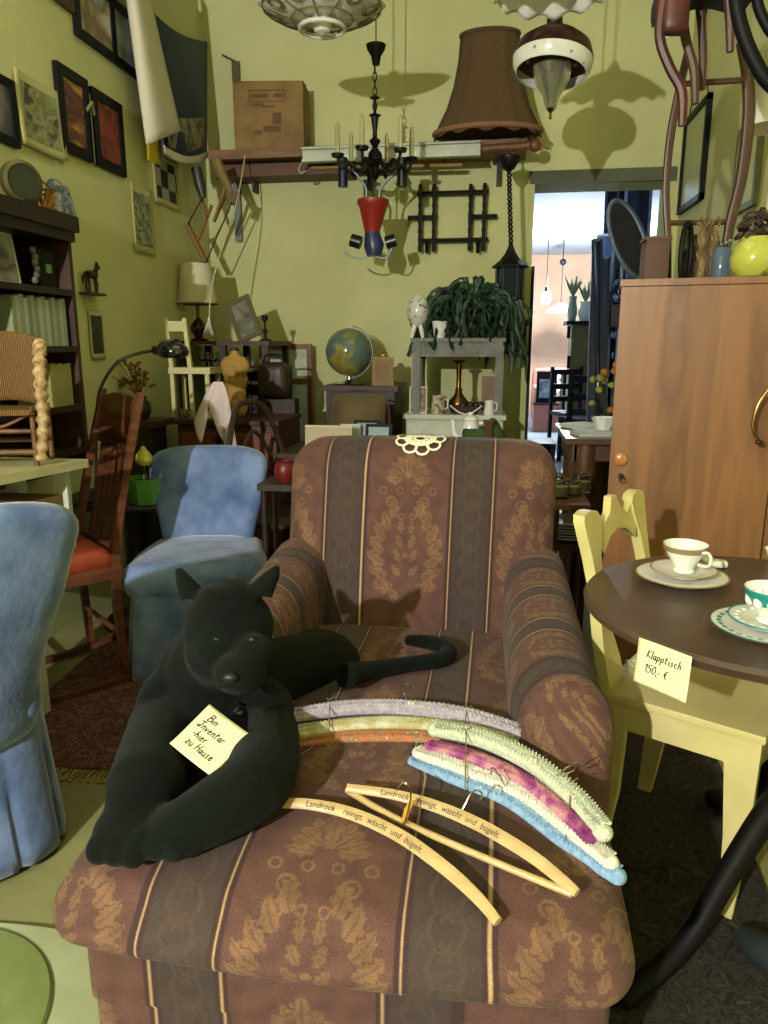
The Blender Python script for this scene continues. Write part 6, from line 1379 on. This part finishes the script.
a, b = at(753, 150, X=RWX-.01), at(762, 130, X=RWX-.01); framed('pale_picture', 'pale framed picture on the right wall at the right edge', .30, at(757, 118, X=RWX).z-at(757, 205, X=RWX).z, (RWX-.002, 3.45, at(757, 205, X=RWX).z), -PI/2, mat('grey_green_frame', (110, 112, 76), .6), mat('pale_green_art', (180, 184, 130), .6), .025, .02)
c = at(772, 128, Y=2.9); t = thing('white_lampshade', 'white lampshade corner at the right edge above the yellow green pot', 'lampshade', c)
obj('shade', M().lathe([(.10, 0), (.06, .13), (.057, .13), (.097, 0)], n=32), mat('white_shade', (214, 210, 196), .8), t); obj('stem', M().cyl((0, 0, .12), (0, 0, 3.5-c.z), .004), IRON, t); obj('spider', M().cyl((-.06, 0, .125), (.06, 0, .125), .003), IRON, t)

# ------------------------------------------------------------------ table with turned legs and trolley between armchair and wardrobe
tz_ = at(580, 438, Y=3.2).z; xa, xb = at(566, 438, Y=3.2).x, at(640, 438, Y=3.2).x
t = thing('turned_leg_table', 'brown table with thick turned legs left of the wardrobe', 'table', ((xa+xb)/2, 3.5, 0))
TW = mat('turned_brown', (92, 58, 34), .45, col2=(70, 42, 24), scale=6)
obj('tabletop', M().bbox(xa, xb, 3.18, 3.8, tz_-.025, tz_), mat('table_top_brown', (84, 62, 44), .3, coat=.3), t, wld=True); obj('apron', M().bbox(xa+.04, xb-.04, 3.22, 3.24, tz_-.10, tz_-.025).bbox(xa+.03, xa+.05, 3.22, 3.76, tz_-.10, tz_-.025), TW, t, wld=True)
for x in (at(584, 480, Y=3.25).x, xb-.06):
    for y_ in (3.25, 3.74):
        if y_ > 3.5 and x < xb-.1: x_ = x+.0
        else: x_ = x
        obj('leg', M().lathe([(.022, 0), (.035, .04), (.026, .07), (.046, .16), (.052, .26), (.04, .32), (.028, .34), (.042, .36), (.042, .38), (.03, .40), (.046, .44), (.048, tz_-.1), (.048, tz_-.025)], (x_, y_, 0), 20), TW, t, wld=True)
for i, (dx, dy, sx_, sy_, a_, col) in enumerate(((.10, .12, .2, .14, .2, (176, 182, 176)), (.25, .3, .22, .16, -.3, (150, 156, 150)), (.08, .38, .16, .2, .5, (190, 192, 186)))):
    tag(obj('paper_stack', M().box((0, 0, .008+.001*i), (sx_, sy_, .014)).box((.01, .01, .018), (sx_*.9, sy_*.9, .005), (0, 0, .15)), mat('paper_%d' % i, col, .7), None, (xa+dx+.04, 3.2+dy, tz_), rz=a_), ['pale paper stack at the front of the turned leg table', 'grey paper stack in the middle of the turned leg table', 'white paper stack at the back of the turned leg table'][i], 'papers')
c = at(598, 428, Y=3.35); t = thing('white_bowl', 'white angular bowl on the turned leg table', 'bowl', (c.x+.02, 3.33, tz_+.022)); obj('bowl', M().lathe([(0, 0), (.03, 0), (.045, .035), (.055, .055), (.05, .055), (.028, .01), (0, .01)], n=8), PORC, t, smooth=False)
kz = at(570, 504, Y=2.75).z; xa, xb = at(552, 504, Y=2.75).x, at(606, 504, Y=2.75).x; xb = min(xb, wx0-.02)
t = thing('shelf_stand', 'low brown shelf stand with jars right of the armchair back', 'stand', ((xa+xb)/2, 2.9, 0))
obj('top_board', M().bbox(xa, xb, 2.73, 3.08, kz-.02, kz), BROWNWOOD, t, wld=True); k2 = at(570, 545, Y=2.75).z
obj('lower_board', M().bbox(xa, xb, 2.73, 3.08, k2-.02, k2), DARKWOOD, t, wld=True)
for x in (xa+.015, xb-.015):
    for y_ in (2.745, 3.065): obj('leg', M().bbox(x-.012, x+.012, y_-.012, y_+.012, 0, kz-.02), BLACKWOOD, t, wld=True)
for i, (px, Y_, r_, h_) in enumerate(((560, 2.86, .032, .075), (573, 2.92, .026, .06), (556, 2.98, .028, .07), (583, 3.0, .026, .07))):
    c = at(px, 500, Y=Y_); t = thing('glass_jar', ['wide glass jar with pale contents on the low stand, nearest one', 'small glass jar right of the wide jar on the low stand', 'glass jar behind the wide jar on the low stand', 'rear right glass jar on the low stand'][i], 'jar', (c.x, Y_, kz))
    obj('glass', M().lathe([(0, 0), (r_, 0), (r_*1.03, .01), (r_, h_), (r_*.93, h_), (r_*.93, .008), (0, .006)], n=24), GLASS, t); obj('contents', M().lathe([(0, .008), (r_*.88, .009), (r_*.88, h_*.6), (0, h_*.62)], n=20), mat('pale_cream_fill', (190, 196, 150), .7), t)
    obj('lid', M().tube([(r_*1.0*math.cos(q), r_*1.0*math.sin(q), h_) for q in [2*PI*i/24 for i in range(24)]], .003, 6, closed=True), CHROME, t)
c = at(572, 540, Y=2.85)
for i in range(6):
    r_ = .105-.004*(i % 3); tag(obj('plate', M().lathe([(0, .004), (r_*.6, .002), (r_, .014), (r_, .017), (r_*.6, .007), (0, .008)], n=40), PORC, None, ((xa+xb)/2+.004*(i % 2), 2.87, k2+.011*i)), 'white plate, %s in the pile on the low stand' % ['lowest', 'second from the bottom', 'third from the bottom', 'fourth from the bottom', 'second from the top', 'topmost'][i], 'plate', 'plates piled on the low stand')

# ------------------------------------------------------------------ the room behind the doorway
fr = lambda x, y, Y: at(x, y, Y=Y)
BLUSH = mat('blush_sofa', (150, 96, 82), .85)
c = fr(560, 425, 11); t = thing('far_sofa', 'reddish sofa at the far end of the back room', 'sofa', (c.x+.25, 11.3, 0))
m = M(); m.rbox((0, 0, .24), (1.3, .8, .40), .08, (6, 6, 4)); obj('base', m, BLUSH, t); m = M(); m.rbox((0, .3, .62), (1.3, .2, .5), .08, (6, 4, 4)); obj('backrest', m, BLUSH, t)
for s in (-1, 1): m = M(); m.rbox((s*.58, 0, .38), (.16, .8, .5), .07, (4, 6, 4)); obj('armrest', m, BLUSH, t)
t = thing('patterned_cushion', 'white cushion with a dark diamond pattern on the far sofa', 'cushion', (c.x+.12, 11.05, .45), rot=(-.2, 0, 0)); m = M(); m.rbox((0, 0, .18), (.42, .12, .36), .055, (8, 4, 8)); obj('cover', m, mat('cushion_pattern', (214, 206, 206), .8), t); m = M()
for i in range(4):
    for j in range(3): m.box((-.14+.09*i+.03*(j % 2), -.062, .08+.09*j), (.035, .004, .035), (0, PI/4, 0))
obj('diamonds', m, INK, t)
t = thing('leaning_picture', 'black framed picture leaning left of the patterned cushion', 'picture', (c.x-.23, 10.8, .40)); obj('frame', M().box((0, 0, .22), (.28, .03, .44)), BF, t); obj('print', M().box((0, -.018, .2), (.2, .006, .26)), mat('pale_print', (150, 160, 170), .5, col2=(60, 60, 70), scale=8), t)
t = thing('small_chest', 'small chest under the leaning picture in the back room', 'chest', (c.x-.23, 10.82, 0)); obj('body', M().box((0, 0, .19), (.34, .3, .38)), BLUSH, t); obj('lid', M().box((0, 0, .39), (.36, .32, .02)), BF, t)
def plain_chair(label, loc, rz, s=1.0):
    t = thing('black_chair', label, 'chair', loc, rz, 'black chairs in the back room'); obj('seat', M().box((0, 0, .45*s), (.40*s, .40*s, .04)), BF, t)
    for sx in (-1, 1): obj('leg', M().box((sx*.18*s, -.18*s, .22*s), (.035, .035, .44*s)), BF, t); obj('back_post', M().box((sx*.18*s, .18*s, .48*s), (.035, .035, .96*s)), BF, t)
    for z in (.6, .74, .9): obj('back_slat', M().box((0, .18*s, z*s), (.34*s, .02, .06)), BF, t)
    return t
p = fr(526, 440, 5.8); a = plain_chair('black slat back chair just inside the doorway at its left', (fr(529, 420, 5.9).x, 5.9, 0), PI/2)
for (px, Y_, rz, lab) in ((572, 8.6, .4, 'black chair at the left of the dark furniture cluster in the back room'), (586, 7.9, -1.0, 'black chair in the middle of the dark furniture cluster in the back room'), (597, 7.1, 2.4, 'black chair at the right of the dark furniture cluster in the back room')): dup(a, lab, (fr(px, 420, Y_).x, Y_, 0), rz)
t = thing('black_cabinet', 'black low cabinet among the chairs in the back room', 'cabinet', (fr(580, 420, 9.7).x, 9.7, 0)); obj('carcass', M().box((0, 0, .42), (.5, .4, .84)), BF, t); obj('glossy_top', M().box((0, 0, .85), (.54, .44, .02)), mat('glossy_black', (14, 14, 16), .12, coat=.6), t)
# olive cabinet with dark shelf and pots
Yo = 8.9; xa, xb = fr(571, 350, Yo).x, fr(590, 350, Yo).x; zt6 = fr(580, 321, Yo).z
t = thing('olive_cupboard', 'tall narrow olive cupboard in the back room', 'cupboard', ((xa+xb)/2, Yo+.2, 0)); obj('body', M().bbox(xa, xb, Yo, Yo+.4, 0, zt6-.04), mat('olive_paint', (112, 104, 54), .7, col2=(96, 88, 46), scale=5), t, wld=True)
obj('shelf_top', M().bbox(xa-.07, xb+.02, Yo-.05, Yo+.4, zt6-.04, zt6), BF, t, wld=True)
for px in (569, 591):
    for y_ in (332, 362): c = fr(px, y_, Yo); obj('hinge_block', M().box((c.x, Yo+.05, c.z), (.035, .06, .14)), BF, t, wld=True)
for (px, r_, h_, lab) in ((573, .06, .28, 'left green glass vase on the olive cupboard'), (586, .08, .22, 'round white pot on the right of the olive cupboard')):
    c = fr(px, 320, Yo); t = thing('vase', lab, 'vase', (c.x, Yo+.15, zt6)); obj('body', M().lathe([(0, 0), (r_*.7, 0), (r_, h_*.4), (r_*.7, h_*.8), (r_*.8, h_), (r_*.7, h_), (r_*.6, h_*.8), (0, .02)], n=20), mat('vase_%s' % lab[:4], (130, 150, 120) if px == 573 else (200, 205, 200), .3), t)
    m = M()
    for j in range(10): q = j*.63; m.tube([(0, 0, h_), (.05*math.cos(q), .04*math.sin(q), h_+.1), (.10*math.cos(q), .06*math.sin(q), h_+.16+.03*(j % 3))], [.012, .016, .004], 5)
    obj('leaves', m, mat('pale_leaf', (110, 130, 90), .6), t)
# dark mirrors, glass pieces and frames on the right of the back room
t = thing('oval_mirror', 'large dark oval mirror hanging in the back room above the wardrobe corner', 'mirror', fr(628, 240, 5.3)); c = t.location.copy(); k = 5.3/FPX
E_ = Matrix.Translation(c) @ Euler((PI/2, -.42, 0)).to_matrix().to_4x4() @ Matrix.Diagonal((13*k, 36*k, 1, 1))
obj('glass', M().lathe([(0, .0), (.95, .0), (.95, .02), (0, .02)], n=44, mtx=E_), mat('dark_oval_glass', (40, 36, 42), .25, metal=.3), t, wld=True)
m = M().tube([E_ @ Vector((math.cos(q), math.sin(q), .02)) for q in [2*PI*i/44 for i in range(44)]], .016, 8, closed=True); obj('rim', m, mat('silver_rim', (130, 136, 150), .3, metal=.7), t, wld=True)
obj('hanging_wire', M().cyl(c+Vector((-.08, 0, .2)), Vector((c.x-.08, c.y, 2.75)), .004), IRON, t, wld=True)
SB_ = mat('steel_blue', (150, 165, 190), .25, metal=.6); DB = mat('dark_blue_wood', (28, 32, 44), .35)
rr = random.Random(21)
PL = [((605, 400), (597, 240)), ((602, 360), (606, 235)), ((612, 330), (618, 190)), ((622, 330), (628, 168)), ((600, 400), (601, 258)), ((634, 300), (640, 172)), ((600, 330), (612, 215)), ((618, 300), (622, 230))]
for i, (a, b) in enumerate(PL):
    Y_ = 5.6+.35*(i % 4); pa = fr(*a, Y_); pa.z = 0; pb = fr(*b, Y_+.35); w2 = .03+.03*(i % 3)
    t = thing('leaning_mirror', 'tall dark and silver framed mirror leaning in the back room, %s' % ['third from its left side', 'fourth from its left side', 'sixth from its left side', 'near the oval mirror top', 'leftmost of the cluster', 'rightmost behind the wardrobe', 'fifth from its left side', 'below the oval mirror rim'][i], 'mirror', pa, group=None)
    d = pb-pa; e2 = Vector((1, -.3, 0)).normalized()*w2
    m = M().tube([pa-e2, pb-e2], .014, 4).tube([pa+e2, pb+e2], .014, 4).tube([pb-e2, pb+e2], .014, 4).tube([pa-e2, pa+e2], .014, 4); obj('frame', m, SB_ if i % 2 else DB, t, wld=True)
    obj('panel', M().add([pa-e2, pa+e2, pb+e2, pb-e2], [(0, 1, 2, 3)]), mat('dusk_panel_%d' % (i % 3), [(40, 46, 62), (80, 96, 124), (26, 28, 38)][i % 3], .15, metal=.3), t, wld=True, sol=.01)
xa = fr(604, 316, 6.0); t = thing('wall_shelf', 'dark brown shelf block with glass lustres below in the back room', 'shelf', (xa.x+.25, 6.1, xa.z)); obj('board', M().box((0, 0, .0), (.5, .3, .16)), mat('dark_plum', (48, 30, 36), .5), t); obj('bracket', M().box((.2, .0, -.14), (.04, .2, .14)), DB, t)
obj('support_post', M().box((.22, .1, -xa.z/2), (.05, .05, xa.z)), DB, t)
m = M()
for i in range(46):
    x = rr.uniform(-.22, .20); z = rr.uniform(-.75, -.09); y_ = rr.uniform(-.12, .1); m.ell((x, y_, z), (.011, .011, .03), n=6)
    if i % 2: m.tube([(x, y_, z), (x, y_, -.08)], .0025, 4)
obj('glass_drops', m, mat('blue_crystal', (150, 180, 225), .1, metal=.4), t)
m = M()
for i in range(30): m.box((rr.uniform(-.2, .22), rr.uniform(-.1, .1), .1+rr.uniform(0, .25)), (.03, .05, .07), (rr.uniform(0, 3), rr.uniform(0, 3), 0))
o_ = obj('trinkets', m, mat('dark_trinkets', (44, 40, 52), .3, col2=(110, 120, 140), scale=20, lo=.5, hi=.62), t); o_['kind'] = 'stuff'
c = fr(608, 415, 4.95); t = thing('autumn_flowers', 'vase of orange and yellow flowers beside the wardrobe in the doorway', 'flowers', (fr(611, 400, 5.2).x, 5.2, .0)); zf = fr(611, 425, 5.2).z
obj('tall_vase', M().lathe([(0, 0), (.11, 0), (.07, .3), (.11, zf), (.10, zf), (0, zf-.02)], n=24), mat('dark_tall_vase', (34, 38, 44), .3), t)
m = M(); bl = []
for j in range(34):
    q = rr.uniform(0, 2*PI); s = rr.uniform(.03, .17); e_ = Vector((math.cos(q)*s, math.sin(q)*s, zf+rr.uniform(.08, .42))); m.tube([(0, 0, zf-.02), e_*.5+Vector((0, 0, zf*.5)), e_], .003, 4); bl.append((e_, j % 2))
obj('stalks', m, mat('dull_green', (50, 62, 36), .7), t)
fb = {0: mat('orange_bloom', (190, 120, 40), .7), 1: mat('yellow_bloom', (170, 160, 70), .7)}
for e_, kd in bl[:24]:
    o_ = obj('bloom', M().ell((0, 0, 0), (.026, .026, .018), n=8).ell((.0, 0, .012), (.012, .012, .012), n=6), fb[kd], t, loc=e_, rot=(rr.uniform(0, 1.5), 0, 0))
p = fr(546, 298, 10.6); t = thing('bare_bulb_lamp', 'glaring bulb lamp hanging in the back room', 'lamp', p)
obj('bulb', M().ell((0, 0, 0), (.07, .07, .085), n=24), mat('lit_bulb', (255, 255, 255), .5, emit=((225, 238, 255), 30)), t); obj('socket', M().cyl((0, 0, .08), (0, 0, .14), .025), BLACKP, t); obj('cord', M().cyl((0, 0, .14), (0, 0, 2.75-p.z), .005), IRON, t)
t = thing('pendant_lamp', 'white shallow pendant lamp before the pink far wall', 'lamp', (fr(563, 262, 12).x, 12, fr(563, 262, 12).z)); obj('hook', M().ell((0, 0, 0), .05), BF, t); obj('rod', M().cyl((0, 0, 0), (0, 0, 2.75-t.location.z), .008), IRON, t); obj('shade', M().lathe([(.22, -.75), (.2, -.7), (.05, -.6), (0, -.6)], n=24), MILK, t); obj('lower_rod', M().cyl((0, 0, -.6), (0, 0, 0), .006), IRON, t)
